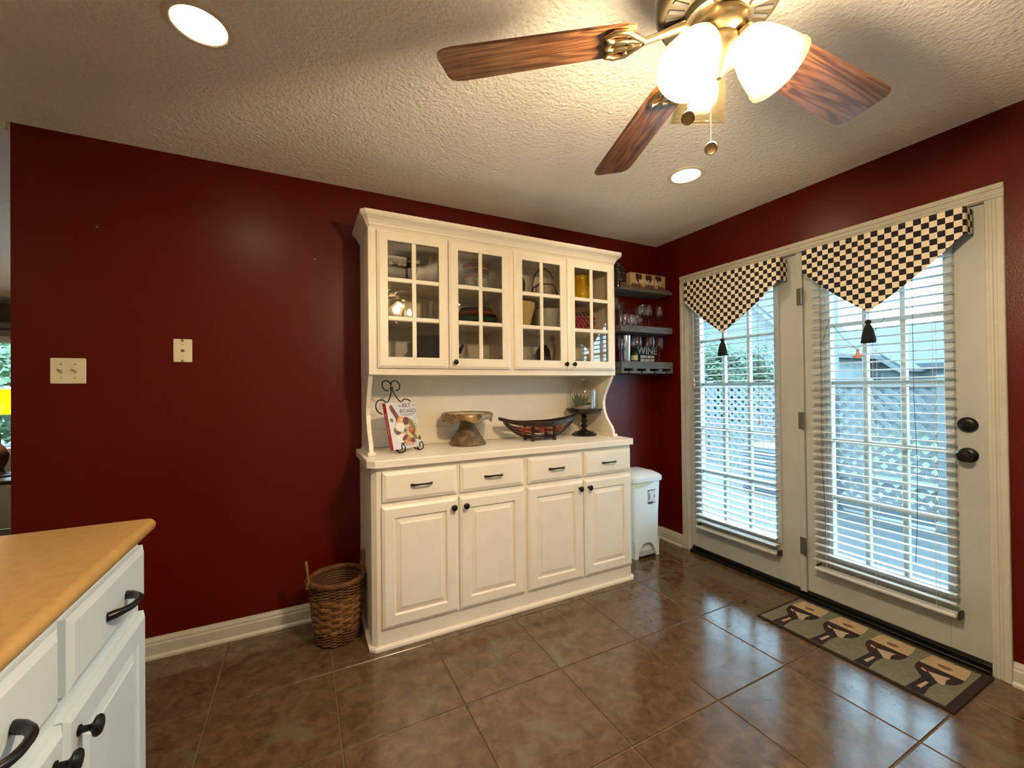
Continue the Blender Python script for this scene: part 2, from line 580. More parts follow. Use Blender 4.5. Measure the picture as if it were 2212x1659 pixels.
    def mesh(s, name, material, smooth=None, off=(0, 0, 0)):
        me = bpy.data.meshes.new(name)
        o = Vector(off)
        me.from_pydata([tuple(Vector(p) - o) for p in s.v], [], s.f)
        bm = bmesh.new()
        bm.from_mesh(me)
        bmesh.ops.remove_doubles(bm, verts=bm.verts, dist=1e-6)
        bmesh.ops.recalc_face_normals(bm, faces=bm.faces)
        bm.to_mesh(me)
        bm.free()
        if material:
            me.materials.append(MATS[material])
        if smooth is not None:
            for p in me.polygons:
                p.use_smooth = True
            me.set_sharp_from_angle(angle=math.radians(smooth))
        return me


def link(name, data, parent=None, loc=(0, 0, 0), rot=(0, 0, 0)):
    o = bpy.data.objects.new(name, data)
    COL.objects.link(o)
    o.location = loc
    o.rotation_euler = rot
    if parent is not None:
        o.parent = parent
    return o


def tag(o, label=None, cat=None, group=None, kind=None):
    if label:
        o['label'] = label
    if cat:
        o['category'] = cat
    if group:
        o['group'] = group
    if kind:
        o['kind'] = kind
    return o


def thing(name, label, cat, loc=(0, 0, 0), rz=0.0, group=None):
    o = link(name, None, None, loc, (0, 0, rz))
    o.empty_display_size = 0.05
    return tag(o, label, cat, group)


def base_of(o):
    p = Vector((0, 0, 0))
    while o is not None:
        p += Vector(o.location)
        o = o.parent
    return p


def part(name, mb, material, parent, smooth=None, label=None, world=True, kind=None):
    """mesh part; with world=True its coordinates are given in room metres"""
    off = base_of(parent) if world else (0, 0, 0)
    o = link(name, mb.mesh(name, material, smooth, off), parent)
    if label:
        o['label'] = label
    if kind:
        o['kind'] = kind
    return o


def solid(name, mb, material, label=None, cat=None, group=None, kind=None, smooth=None, base=None):
    base = base or (0, 0, 0)
    o = link(name, mb.mesh(name, material, smooth, base), None, base)
    return tag(o, label, cat, group, kind)


def copy_tree(o, parent=None):
    c = o.copy()
    COL.objects.link(c)
    if parent is not None:
        c.parent = parent
    for ch in list(o.children):
        copy_tree(ch, c)
    return c


def text_mesh(txt, size, depth=0.0008, shear=0.0, spacing=1.0):
    cu = bpy.data.curves.new('lettering', 'FONT')
    cu.body = txt
    cu.size = size
    cu.extrude = depth / 2
    cu.shear = shear
    cu.space_character = spacing
    cu.align_x = 'CENTER'
    cu.align_y = 'CENTER'
    cu.resolution_u = 2
    t = bpy.data.objects.new('lettering', cu)
    COL.objects.link(t)
    bpy.context.view_layer.update()
    dg = bpy.context.evaluated_depsgraph_get()
    me = bpy.data.meshes.new_from_object(t.evaluated_get(dg))
    bpy.data.objects.remove(t)
    return me


def lettering(name, txt, size, material, parent, M, **kw):
    me = text_mesh(txt, size, **kw)
    me.transform(M)
    me.materials.clear()
    me.materials.append(MATS[material])
    return link(name, me, parent)


def RX(a):
    return Matrix.Rotation(a, 4, 'X')


def RY(a):
    return Matrix.Rotation(a, 4, 'Y')


def RZ(a):
    return Matrix.Rotation(a, 4, 'Z')


def TR(*p):
    return Matrix.Translation(p)


def rect(x0, x1, y0, y1):
    return [(x0, y0), (x1, y0), (x1, y1), (x0, y1)]


def clip_rect(x0, x1, y0, y1, c):
    """footprint with the two front (low y) corners clipped"""
    return [(x0 + c, y0), (x1 - c, y0), (x1, y0 + c), (x1, y1), (x0, y1), (x0, y0 + c)]


CEIL = 2.437

# ================================================================== the room
KX0, KY0 = -6.4, -5.2          # far corner of the kitchen

fl = solid('floor', MB().box(KX0, 0.0, KY0, 0.0, -0.12, -0.004), 'grout', kind='structure')
TILE, JOINT = 0.457, 0.006
TX, TY = -0.7194, -0.9671
tile_mesh = {}
xs = sorted(set([KX0, 0.0] + [TX + TILE * k for k in range(-13, 3) if KX0 < TX + TILE * k < -0.001]))
ys = sorted(set([KY0, 0.0] + [TY + TILE * k for k in range(-10, 4) if KY0 < TY + TILE * k < -0.001]))
for i in range(len(xs) - 1):
    for j in range(len(ys) - 1):
        wx, wy = xs[i + 1] - xs[i] - JOINT, ys[j + 1] - ys[j] - JOINT
        if wx < 0.012 or wy < 0.012:
            continue
        k = (round(wx, 3), round(wy, 3))
        if k not in tile_mesh:
            tile_mesh[k] = MB().box(-wx / 2, wx / 2, -wy / 2, wy / 2, -0.010, 0.0, 0.0018).mesh('tile', 'slate_tile')
        link('tile', tile_mesh[k], fl, ((xs[i] + xs[i + 1]) / 2, (ys[j] + ys[j + 1]) / 2, 0), (0, 0, 0))

solid('wall_back', MB().box(-3.78, 0.13, 0.0, 0.12, 0.0, CEIL), 'red_paint', kind='structure')
OY0, OY1, OZ = -0.300, -1.890, 2.078      # rough opening of the French doors
solid('wall_right', MB().box(0, .13, OY0, 0, 0, CEIL).box(0, .13, KY0, OY1, 0, CEIL).box(0, .13, OY1, OY0, OZ, CEIL), 'red_paint', kind='structure')
solid('wall_rear', MB().box(KX0, .13, KY0 - .12, KY0, 0, CEIL), 'plain_wall', kind='structure')
solid('wall_left', MB().box(KX0 - .12, KX0, KY0 - .12, 0, 0, CEIL), 'plain_wall', kind='structure')

CANS = [(-2.95, -0.94), (-0.76, -0.95), (-2.95, -3.6), (-0.76, -3.6), (-4.9, -1.6), (-4.9, -3.6)]  # the pair by the back wall shows; the rest are unseen, added for brightness


def ceiling_with_holes():
    mb = MB()
    R, S = 0.084, 0.15
    rx = sorted({x for x, y in CANS})
    bx = [KX0 - .12]
    for x in rx:
        bx += [x - S, x + S]
    bx.append(.13)
    ry = sorted({y for x, y in CANS})
    by = [KY0 - .12]
    grp = []
    for y in ry:
        if by[-1] > y - S:
            by[-1] = y - S if by[-1] > y - S and False else by[-1]
        by += [y - S, y + S]
    by.append(0.0)
    by = sorted(by)
    for i in range(len(bx) - 1):
        hole = [(x, y) for x, y in CANS if abs(x - (bx[i] + bx[i + 1]) / 2) < 1e-4]
        if not hole:
            mb.add([(bx[i], by[0], CEIL), (bx[i + 1], by[0], CEIL), (bx[i + 1], by[-1], CEIL), (bx[i], by[-1], CEIL)], [(0, 1, 2, 3)])
            continue
        hole.sort(key=lambda p: p[1])
        y0 = by[0]
        for x, y in hole:
            mb.add([(bx[i], y0, CEIL), (bx[i + 1], y0, CEIL), (bx[i + 1], y - S, CEIL), (bx[i], y - S, CEIL)], [(0, 1, 2, 3)])
            n = 32
            vs = []
            for k in range(n):
                a = 2 * PI * k / n + PI / 4
                c, s_ = math.cos(a), math.sin(a)
                m_ = max(abs(c), abs(s_))
                vs.append((x + R * c, y + R * s_, CEIL))
                vs.append((x + S * c / m_, y + S * s_ / m_, CEIL))
            mb.add(vs, [(2 * k, 2 * k + 1, (2 * k + 3) % (2 * n), (2 * k + 2) % (2 * n)) for k in range(n)])
            y0 = y + S
        mb.add([(bx[i], y0, CEIL), (bx[i + 1], y0, CEIL), (bx[i + 1], by[-1], CEIL), (bx[i], by[-1], CEIL)], [(0, 1, 2, 3)])
    z = CEIL + .16
    mb.add([(bx[0], by[0], z), (bx[-1], by[0], z), (bx[-1], .12, z), (bx[0], .12, z)], [(0, 3, 2, 1)])
    return mb


ceil_o = solid('ceiling', ceiling_with_holes(), 'ceiling_texture', kind='structure')


def base_profile(h=0.098, t=0.015):
    return [(0, 0), (t + .010, 0), (t + .010, .010), (t, .020), (t, h * .66), (t * .72, h * .72), (t * .72, h * .82), (t * .35, h * .93), (t * .2, h), (0, h)]


solid('baseboard_back', MB().prism([(-d, z) for d, z in base_profile()], 'x', -3.78, -2.372), 'trim_paint', kind='structure')
solid('baseboard_back', MB().prism([(-d, z) for d, z in base_profile()], 'x', -0.715, 0.0), 'trim_paint', kind='structure')
solid('baseboard_right', MB().prism([(-d, z) for d, z in base_profile()], 'y', -0.2475, -0.014), 'trim_paint', kind='structure')
solid('baseboard_right', MB().prism([(-d, z) for d, z in base_profile()], 'y', KY0, -1.937), 'trim_paint', kind='structure')

# door casing
CY0, CY1, CZ = -0.247, -1.936, 2.122
tr = tag(link('trim_1', None, None, (0, CY0, 0)), kind='structure')


def casing(y0, y1, z0, z1, inner):
    """stepped flat casing; inner tells the side towards the opening"""
    mb = MB()
    if inner == 'top':
        mb.box(-.012, 0, y0, y1, z0, z1, .002)
        mb.box(-.018, -.010, y0, y1, z1 - .024, z1, .003)
        mb.box(-.0155, -.010, y0, y1, z0 + .012, z0 + .024, .0018)
    else:
        s = 1 if inner == 'lo' else -1          # which y side faces the opening
        a, b = (y0, y1) if s == 1 else (y1, y0)  # a = opening side
        mb.box(-.012, 0, y0, y1, z0, z1, .002)
        mb.box(-.018, -.010, b - s * .024, b, z0, z1, .003)
        mb.box(-.0155, -.010, a + s * .012, a + s * .024, z0, z1, .0018)
    return mb


part('side_casing', casing(-0.312, CY0, 0, CZ - .0595, 'lo'), 'trim_paint', tr)
part('side_casing', casing(CY1, -1.878, 0, CZ - .0595, 'hi'), 'trim_paint', tr)
part('head_casing', casing(CY1, CY0, CZ - .0585, CZ, 'top'), 'trim_paint', tr)
part('jamb', MB().box(0, .13, -.3165, -.3005, 0, 2.06), 'trim_paint', tr)
part('jamb', MB().box(0, .13, -1.8895, -1.8795, 0, 2.06), 'trim_paint', tr)
part('jamb', MB().box(0, .13, -1.8895, -.3005, 2.061, 2.077), 'trim_paint', tr)
part('astragal', MB().box(-.004, .075, -1.1335, -1.1005, .036, 2.060, .002), 'door_paint', tr)
solid('trim_2', MB().box(-.022, .13, -1.878, -.318, 0.0005, .020, .003).box(.004, .12, -1.878, -.318, .020, .034, .003), 'bronze', kind='structure')

# ------------------------------------------------------------------ French doors
GZ0, GZ1 = 0.305, 1.925


def french_door(name, y0, y1, g0, g1):
    """y0 > y1 edges of the slab, g0 > g1 edges of the glass"""
    root = tag(link(name, None, None, (0.03, (y0 + y1) / 2, .046)), kind='structure')
    X0, X1 = 0.010, 0.054
    Z0, Z1 = .046, 2.056
    mb = MB()
    mb.box(X0, X1, g0, y0, Z0, Z1, .0015).box(X0, X1, y1, g1, Z0, Z1, .0015)
    mb.box(X0, X1, g1, g0, Z0, GZ0).box(X0, X1, g1, g0, GZ1, Z1)
    part('slab', mb, 'door_paint', root)
    part('sweep', MB().box(X0 + .004, X1 - .004, y1 + .002, y0 - .002, .034, .046), 'weather_strip', root)
    w = .030
    fr = MB()
    for (a, b, c, d) in ((g0 - .006, g0 + w, GZ0 - w, GZ1 + w), (g1 - w, g1 + .006, GZ0 - w, GZ1 + w)):
        fr.box(-.002, .012, a, b, c, d, .004)
    for (c, d) in ((GZ0 - w, GZ0 + .006), (GZ1 - .006, GZ1 + w)):
        fr.box(-.002, .012, g1 + .006, g0 - .006, c, d, .004)
    part('glazing_bead', fr, 'door_paint', root)
    cols = [g1 + (g0 - g1) * k / 3 for k in range(4)]
    rows = [GZ0 + (GZ1 - GZ0) * k / 5 for k in range(6)]
    for c in cols[1:3]:
        part('muntin', MB().box(.014, .050, c - .011, c + .011, GZ0, GZ1, .004), 'door_paint', root)
    for z in rows[1:5]:
        part('muntin', MB().box(.0145, .0495, g1, g0, z - .011, z + .011, .004), 'door_paint', root)
    pm = MB().box(-.0015, .0015, -(cols[1] - cols[0]) / 2 + .0112, (cols[1] - cols[0]) / 2 - .0112, -(rows[1] - rows[0]) / 2 + .0112, (rows[1] - rows[0]) / 2 - .0112).mesh('pane', 'pane_glass')
    b = base_of(root)
    for i in range(3):
        for j in range(5):
            link('pane', pm, root, Vector((.030, (cols[i] + cols[i + 1]) / 2, (rows[j] + rows[j + 1]) / 2)) - b)
    return root


d1 = french_door('door_1', -0.319, -1.099, -0.410, -0.965)
d2 = french_door('door_2', -1.136, -1.877, -1.270, -1.745)
for z in (1.795, 1.054, 0.308):
    hm = MB().tube([(-.013, -1.1345, z - .05), (-.013, -1.1345, z + .05)], .0075, 10)
    hm.box(-.006, -.0041, -1.131, -1.104, z - .05, z + .05)
    for k in range(3):
        hm.tube([(-.013, -1.1345, z - .034 + k * .034), (-.013, -1.1345, z - .032 + k * .034)], .0088, 10)
    part('hinge', hm, 'hinge_steel', d2, 40)
# knob and deadbolt
M = TR(.010, -1.812, .945) @ RY(-PI / 2)
kb = MB().lathe([(0, 0), (.033, 0), (.033, .005), (.026, .010), (.012, .014), (.012, .032), (.020, .038), (.0275, .048), (.028, .056), (.022, .065), (.010, .068), (0, .068)], 28, M=M)
part('door_knob', kb, 'bronze', d2, 40)
M = TR(.010, -1.812, 1.082) @ RY(-PI / 2)
kd = part('deadbolt', MB().lathe([(0, 0), (.033, 0), (.034, .006), (.031, .014), (.026, .018), (.010, .019), (0, .019)], 28, M=M), 'bronze', d2, 40)
part('thumb_turn', MB().box(-.030, -.010, -1.826, -1.798, 1.077, 1.087, .003), 'bronze', kd)
part('strike_plate', MB().box(-.0035, .010, -1.8795, -1.8775, .91, .985), 'weather_strip', d2)

# ------------------------------------------------------------------ blinds
PITCH_S = 0.0428


def slat_mesh(L, hd):
    prof = []
    n = 6
    for k in range(n + 1):
        x = -hd + 2 * hd * k / n
        prof.append((x, .0022 * (1 - (x / hd) ** 2)))
    poly = prof + [(x, z - .0024) for x, z in prof[::-1]]
    return MB().prism(poly, 'y', -L / 2, L / 2).mesh('slat', 'slat_white')


def blind(label, y0, y1, tilt, hd):
    L = y0 - y1
    yc = (y0 + y1) / 2
    xc = -.036
    root = thing('window_blind', label, 'blind', (xc, yc, 0.21))
    part('headrail', MB().box(xc - .024, xc + .024, y1, y0, 1.945, 1.985, .003), 'slat_white', root)
    part('bottom_rail', MB().box(xc - .025, xc + .025, y1, y0, .212, .230, .005).box(xc - .0255, xc - .024, y1 + .002, y0 - .002, .2175, .2195).box(xc - .0255, xc - .024, y1 + .002, y0 - .002, .2225, .2245), 'slat_white', root)
    sm = slat_mesh(L, hd)
    b = base_of(root)
    z = .272
    while z < 1.94:
        o = link('slat', sm, root, Vector((xc, yc + random.uniform(-.0015, .0015), z)) - b, (0, random.uniform(-.02, .02) + tilt, random.uniform(-.0015, .0015)))
        z += PITCH_S
    for fy in (.11, .5, .89):
        y = y1 + L * fy
        for dx in (-hd - .0012, hd + .0012):
            part('ladder_cord', MB().tube([(xc + dx, y, .228), (xc + dx, y, 1.95)], .0009, 5), 'cord_white', root)
    for yy in (y0 - .008, y1 - .006):
        part('hold_down_bracket', MB().box(xc - .010, xc + .035, yy - .004, yy + .004, .205, .240, .002), 'weather_strip', root)
    return root


b1 = blind('white slatted blind on the narrower fixed French door beside the corner', -.402, -.988, -.05, .025)
part('lift_cord', MB().tube([(-.068, -.415, 1.96), (-.068, -.415, 1.45), (-.070, -.425, 1.42), (-.068, -.412, 1.39), (-.068, -.415, 1.32)], .0013, 6), 'cord_white', b1)
for dz in (0, .032):
    part('cord_tassel', MB().lathe([(0, 0), (.006, 0), (.0045, .016), (.0018, .022), (0, .022)], 10, (-.068, -.415 - dz * .1, 1.30 - dz)), 'cord_white', b1, 40)
part('lift_cord', MB().tube([(-.068, -.905, 1.96), (-.068, -.905, 1.045)], .0010, 6), 'ornament_cord', b1)
part('cord_tassel', MB().lathe([(0, 0), (.007, 0), (.005, .02), (.002, .026), (0, .026)], 10, (-.068, -.905, 1.02)), 'pink_ceramic', b1, 40)
b2 = blind('white slatted blind on the French door with the black knob', -1.205, -1.782, .08, .019)
part('tilt_cord', MB().tube([(-.068, -1.262, 1.96), (-.068, -1.258, .80), (-.069, -1.272, .60), (-.068, -1.27, .40)], .0011, 6), 'ornament_cord', b2)
part('tilt_cord', MB().tube([(-.068, -1.655, 1.96), (-.068, -1.655, 1.2), (-.069, -1.664, .9), (-.068, -1.66, .62), (-.069, -1.652, .42)], .0011, 6), 'ornament_cord', b2)


# ------------------------------------------------------------------ checked valances
def valance(label, y0, y1, tip_y, ztop, zside, ztip, tlabel):
    """board-mounted valance: front cloth comes to a point, returns at both ends"""
    xf, xb = -.088, -.004
    root = thing('checked_valance', label, 'valance', ((xf + xb) / 2, (y0 + y1) / 2, ztip), group='checked valances over the French doors')
    verts, faces, uvs = [], [], []
    sq = .0275
    t = .0016
    # path around: back at y0 end -> front -> back at y1 end
    path = []
    r = .014
    for k in range(4):
        path.append((xb + (xf + r - xb) * k / 3, y0))
    for k in range(1, 4):
        a = PI / 2 * k / 4
        path.append((xf + r - r * math.sin(a), y0 - r + r * math.cos(a)))
    nF = 44
    for k in range(nF + 1):
        y = y0 - r - (y0 - y1 - 2 * r) * k / nF
        path.append((xf + .0022 * math.sin(k * .55) + .0012 * math.sin(k * 1.7), y))
    for k in range(1, 4):
        a = PI / 2 * k / 4
        path.append((xf + r - r * math.cos(a), y1 + r - r * math.sin(a)))
    for k in range(4):
        path.append((xf + r + (xb - xf - r) * k / 3, y1))
    s = [0]
    for a, b in zip(path, path[1:]):
        s.append(s[-1] + math.hypot(b[0] - a[0], b[1] - a[1]))
    mid = min(range(len(path)), key=lambda i: abs(path[i][1] - tip_y) + abs(path[i][0] - xf) * 5)
    smid = s[mid]
    nz = 14

    def zbot(y):
        if y >= tip_y:
            u = (y0 - y) / (y0 - tip_y)
        else:
            u = (y - y1) / (tip_y - y1)
        u = max(0, min(1, u))
        e = u + .05 * math.sin(PI * u)
        return zside + (ztip - zside) * e
    n = len(path)
    for side in (0, 1):
        for i, (x, y) in enumerate(path):
            zb = zbot(y)
            # outward normal approx
            a = path[max(i - 1, 0)]
            b = path[min(i + 1, n - 1)]
            tx, ty = b[0] - a[0], b[1] - a[1]
            l = math.hypot(tx, ty) or 1
            nx, ny = -ty / l, tx / l
            for k in range(nz + 1):
                z = ztop + (zb - ztop) * k / nz
                bulge = .004 * math.sin(PI * k / nz) * math.sin(PI * i / (n - 1))
                d = (t if side else 0)
                verts.append((x + nx * (d - bulge * 0), y + ny * d, z))
                uvs.append(((s[i] - smid) / sq + 100.5, (ztop - z) / sq + 100.0))
    N = n * (nz + 1)
    for i in range(n - 1):
        for k in range(nz):
            q = (i * (nz + 1) + k, (i + 1) * (nz + 1) + k, (i + 1) * (nz + 1) + k + 1, i * (nz + 1) + k + 1)
            faces.append(q)
            faces.append(tuple(p + N for p in q[::-1]))
    for i in range(n - 1):
        for k in (0, nz):
            a, b = i * (nz + 1) + k, (i + 1) * (nz + 1) + k
            faces.append((a, b, b + N, a + N))
    me = bpy.data.meshes.new('cloth')
    o = base_of(root)
    me.from_pydata([tuple(Vector(v) - o) for v in verts], [], faces)
    ul = me.uv_layers.new(name='cloth')
    for lp in me.loops:
        ul.data[lp.index].uv = uvs[lp.vertex_index]
    me.materials.append(MATS['checked_cloth'])
    bm = bmesh.new()
    bm.from_mesh(me)
    bmesh.ops.recalc_face_normals(bm, faces=bm.faces)
    bm.to_mesh(me)
    bm.free()
    for p in me.polygons:
        p.use_smooth = True
    me.set_sharp_from_angle(angle=math.radians(60))
    link('cloth', me, root)
    part('mounting_board', MB().box(xf + .004, xb, y1 + .004, y0 - .004, ztop - .016, ztop - .002), 'trim_paint', root)
    ts = MB().tube([(xf, tip_y, ztip + .004), (xf, tip_y, ztip - .045)], .0013, 6)
    tt = part('tassel', ts.lathe([(0, -.155), (.030, -.155), (.031, -.150), (.026, -.115), (.019, -.085), (.011, -.066), (.0075, -.062), (.013, -.055), (.013, -.047), (.007, -.040), (0, -.040)], 22, (xf, tip_y, ztip), wob=lambda a, r_w, z_w: (r_w * (1 + .07 * math.sin(11 * a)), z_w - (.004 * math.sin(7 * a) if z_w < -.14 else 0))), 'black_fabric', root, 50, label=tlabel)
    return root


valance('black and ivory checked valance over the fixed door beside the corner', -.345, -1.050, -.668, 2.043, 1.905, 1.632, 'black thread tassel')
valance('black and ivory checked valance over the door with the black knob', -1.172, -1.842, -1.490, 2.040, 1.925, 1.637, 'black thread tassel')

# ornament hanging on a cord in front of the right blind
orn = thing('hanging_ornament', 'small pink ceramic figurine hanging on a cord before the blind', 'ornament', (-.078, -1.435, 1.395))
part('cord', MB().tube([(-.070, -1.30, 1.63), (-.074, -1.37, 1.52), (-.078, -1.437, 1.452), (-.074, -1.49, 1.51), (-.070, -1.59, 1.66)], .0011, 6), 'ornament_cord', orn)
part('cord', MB().tube([(-.070, -1.31, 1.63), (-.071, -1.285, 1.55), (-.072, -1.268, 1.49), (-.074, -1.29, 1.466), (-.076, -1.34, 1.478), (-.078, -1.40, 1.474), (-.078, -1.437, 1.452)], .0010, 6), 'ornament_cord', orn)
part('figurine', MB().ball((-.078, -1.440, 1.446), .0085, 10).lathe([(0, 0), (.010, 0), (.013, .010), (.008, .030), (.005, .036), (0, .036)], 12, (-.078, -1.440, 1.404)).ball((-.078, -1.425, 1.414), .010, 10, (.7, 1.1, .8)).ball((-.078, -1.456, 1.416), .009, 10, (.7, 1.2, .7)), 'pink_ceramic', orn, 60)


# ------------------------------------------------------------------ recessed lights
def can_light(x, y, label):
    root = thing('recessed_light', label, 'light', (x, y, CEIL), group=None)
    part('trim_ring', MB().lathe([(.074, -.004), (.080, -.007), (.094, -.004), (.097, 0), (.074, 0)], 40, (x, y, CEIL), closed=True), 'duct_white', root, 40)
    part('baffle', MB().lathe([(.080, 0), (.076, -.003), (.070, .012), (.066, .045), (.064, .090), (.066, .092), (.083, .060), (.083, 0)], 40, (x, y, CEIL), closed=True), 'duct_white', root, 40)
    part('housing', MB().lathe([(0, .10), (.083, .10), (.083, .104), (0, .104)], 32, (x, y, CEIL)), 'duct_white', root, 40)
    part('bulb', MB().lathe([(0, .022), (.028, .025), (.046, .034), (.056, .052), (.055, .062), (0, .066)], 32, (x, y, CEIL)), 'can_bulb', root, 60)
    return root


CAN_LABELS = ['round recessed ceiling light above the peninsula counter', 'round recessed ceiling light near the French doors',
              'added unseen recessed ceiling light over the rear floor beside the peninsula', 'added unseen recessed ceiling light towards the rear wall on the door side',
              'added unseen recessed ceiling light over the kitchen nearer the living room', 'added unseen recessed ceiling light over the kitchen by the rear wall']
for (x, y), lb in zip(CANS, CAN_LABELS):
    can_light(x, y, lb)

# ------------------------------------------------------------------ ceiling fan
FX, FY, FZ = -1.806, -1.925, 2.10
fan = thing('ceiling_fan', 'brass ceiling fan with oak blades and three glass lamp shades', 'ceiling fan', (FX, FY, CEIL))


def fpart(name, mb, material, smooth=40, parent=None):
    return part(name, mb, material, parent or fan, smooth, world=False)


D = FZ - CEIL
fpart('canopy', MB().lathe([(0, -.001), (.070, -.001), (.068, -.030), (.040, -.055), (.016, -.062), (0, -.062)], 32), 'brass')
fpart('downrod', MB().tube([(0, 0, -.06), (0, 0, D + .16)], .013, 14), 'brass')
fpart('motor_housing', MB().lathe([(0, D + .165), (.050, D + .165), (.105, D + .140), (.135, D + .105), (.138, D + .060), (.128, D + .034), (.122, D + .030), (0, D + .030)], 48), 'dark_brass')
vn = MB()
for k in range(30):
    a = 2 * PI * k / 30
    vn.box(.080, .116, -.0045, .0045, D + .0265, D + .0302, M=RZ(a))
fpart('vent_slots', vn, 'dark_hole', None)
fpart('flywheel', MB().lathe([(0, D + .030), (.074, D + .030), (.074, D + .008), (.066, D + .004), (0, D + .004)], 36), 'dark_brass')
fpart('switch_housing', MB().lathe([(0, D + .006), (.060, D + .006), (.064, D - .004), (.064, D - .022), (.058, D - .034), (.046, D - .042), (.050, D - .052), (.050, D - .070), (.040, D - .090), (.022, D - .104), (.012, D - .112), (.006, D - .122), (0, D - .122)], 36), 'brass')

# blades
R0, R1 = .185, .662


def blade_mesh():
    out = []
    for x, w in ((R0, .050), (R0 + .02, .057), (R0 + .10, .061), (R1 - .045, .072)):
        out.append((x, w))
    tip = [(R1 - .02, .069), (R1 - .006, .060), (R1, .046)]
    up = out + tip
    poly = [(x, w) for x, w in up] + [(x, -w) for x, w in up[::-1]]
    mb = MB().prism(poly, 'z', -.003, .003)
    return mb.mesh('blade', 'oak_blade')


bmesh_blade = blade_mesh()


def loop_pts(cx, cy, rx, ry, n=18, rot=0.0, z=0.0):
    pts = []
    for k in range(n):
        a = 2 * PI * k / n
        x, y = rx * math.cos(a), ry * math.sin(a)
        pts.append((cx + x * math.cos(rot) - y * math.sin(rot), cy + x * math.sin(rot) + y * math.cos(rot), z))
    return pts


def iron_mesh():
    mb = MB()
    z = -.010
    mb.tube([(.070, 0, .010), (.100, 0, .004), (.135, 0, -.004), (.165, 0, z)], [.012, .0105, .0085, .008], 10)
    # leaf-shaped loops lying under the blade root
    for sgn in (1, -1):
        p = [(.160, 0, z), (.182, sgn * .022, z), (.205, sgn * .046, z), (.232, sgn * .050, z), (.252, sgn * .040, z), (.246, sgn * .020, z), (.222, sgn * .010, z), (.196, sgn * .012, z), (.172, sgn * .006, z)]
        mb.tube(p, .0065, 8)
    mb.tube(loop_pts(.222, 0, .030, .017, 18, 0, z - .001), .0055, 8, closed=True)
    for x, y in ((.205, .036), (.205, -.036), (.250, 0)):
        mb.lathe([(0, -.006), (.005, -.004), (.006, 0), (.006, .008), (0, .008)], 10, (x, y, z))
    return mb.mesh('blade_iron', 'brass', 50)


im = iron_mesh()
PT = math.radians(-11)
for k in range(5):
    ang = math.radians(143.3 - 71.85 * k)
    o = link('blade', bmesh_blade, fan, (0, 0, D), (0, 0, 0))
    o.rotation_euler = (RZ(ang) @ RX(PT)).to_euler()
    link('blade_iron', im, o)

# light kit: three frosted bell shades
SH = [(0, 0.0), ]
sp = [(.026, 0), (.030, .006), (.036, .014), (.046, .036), (.0545, .064), (.0605, .094), (.0645, .116), (.0665, .118), (.0665, .123), (.0635, .124)]


def shade_mesh():
    outer = sp
    inner = [(r - .0032, z) for r, z in sp[:-2][::-1]]
    rib = lambda a, r, z: (r * (1 + (.011 if round(a / (2 * PI) * 96) % 2 else 0) * (1 if .01 < z < .112 else 0)), z)
    return MB().lathe(outer + [(.0625, .123)] + inner[1:], 96, wob=rib, closed=True).mesh('lamp_shade', 'lamp_glass', 25)


shm = shade_mesh()
LIT = {183: True, 303: True, 63: False}
mat('bulb_off', (0.75, 0.72, 0.64), 0.3)
for deg, lit in LIT.items():
    a = math.radians(deg)
    nr, nz = .050, D - .048       # neck position
    rr, rz_ = .116, D - .150      # rim position
    axis = Vector((rr - nr, 0, rz_ - nz)).normalized()
    Mx = RZ(a) @ TR(nr, 0, nz) @ Vector((0, 0, 1)).rotation_difference(axis).to_matrix().to_4x4()
    s = link('lamp_shade', shm, fan)
    s.matrix_local = Mx
    arm = MB().tube([(.030, 0, D - .030), (.046, 0, D - .036), (nr, 0, nz)], .010, 10, M=RZ(a))
    arm.lathe([(0, -.012), (.016, -.012), (.029, -.002), (.029, .010), (.026, .012), (0, .012)], 24, M=Mx)
    fpart('lamp_holder', arm, 'brass')
    bl = MB().lathe([(0, .012), (.013, .012), (.014, .030), (.022, .052), (.0295, .074), (.030, .086), (.024, .101), (.012, .109), (0, .111)], 24, M=Mx)
    fpart('bulb', bl, 'fan_bulb' if lit else 'bulb_off', 60)


def chain(x, y, z0, z1):
    n = int((z0 - z1) / .0042)
    mb = MB()
    for k in range(n):
        mb.ball((x, y, z0 - .0042 * k), .0018, 6)
    return mb


for (x, y, z1, top) in ((-.098, .004, -.575, D - .040), (.004, .026, -.605, D - .100)):
    mb = chain(x, y, top, z1 + .012)
    c = fpart('pull_chain', mb, 'brass', 60)
    if x < -.05:
        fpart('chain_guide', MB().tube([(-.050, .002, top + .005), (x, y, top + .004)], .0028, 8), 'brass')
    face = Vector((CAM.x - FX, CAM.y - FY, -.6)).normalized()
    Mx = TR(x, y, z1) @ Vector((0, 0, 1)).rotation_difference(face).to_matrix().to_4x4()
    p = fpart('pull_medallion', MB().lathe([(0, -.006), (.0125, -.006), (.0145, -.003), (.0145, .004), (.0125, .006), (.0108, .005), (.0108, .002), (0, .002)], 24, M=Mx), 'brass', 40)
    fpart('medallion_face', MB().lathe([(0, .002), (.0106, .002), (.0106, .0034), (0, .0038)], 24, M=Mx), 'sign_wood', 40, p)


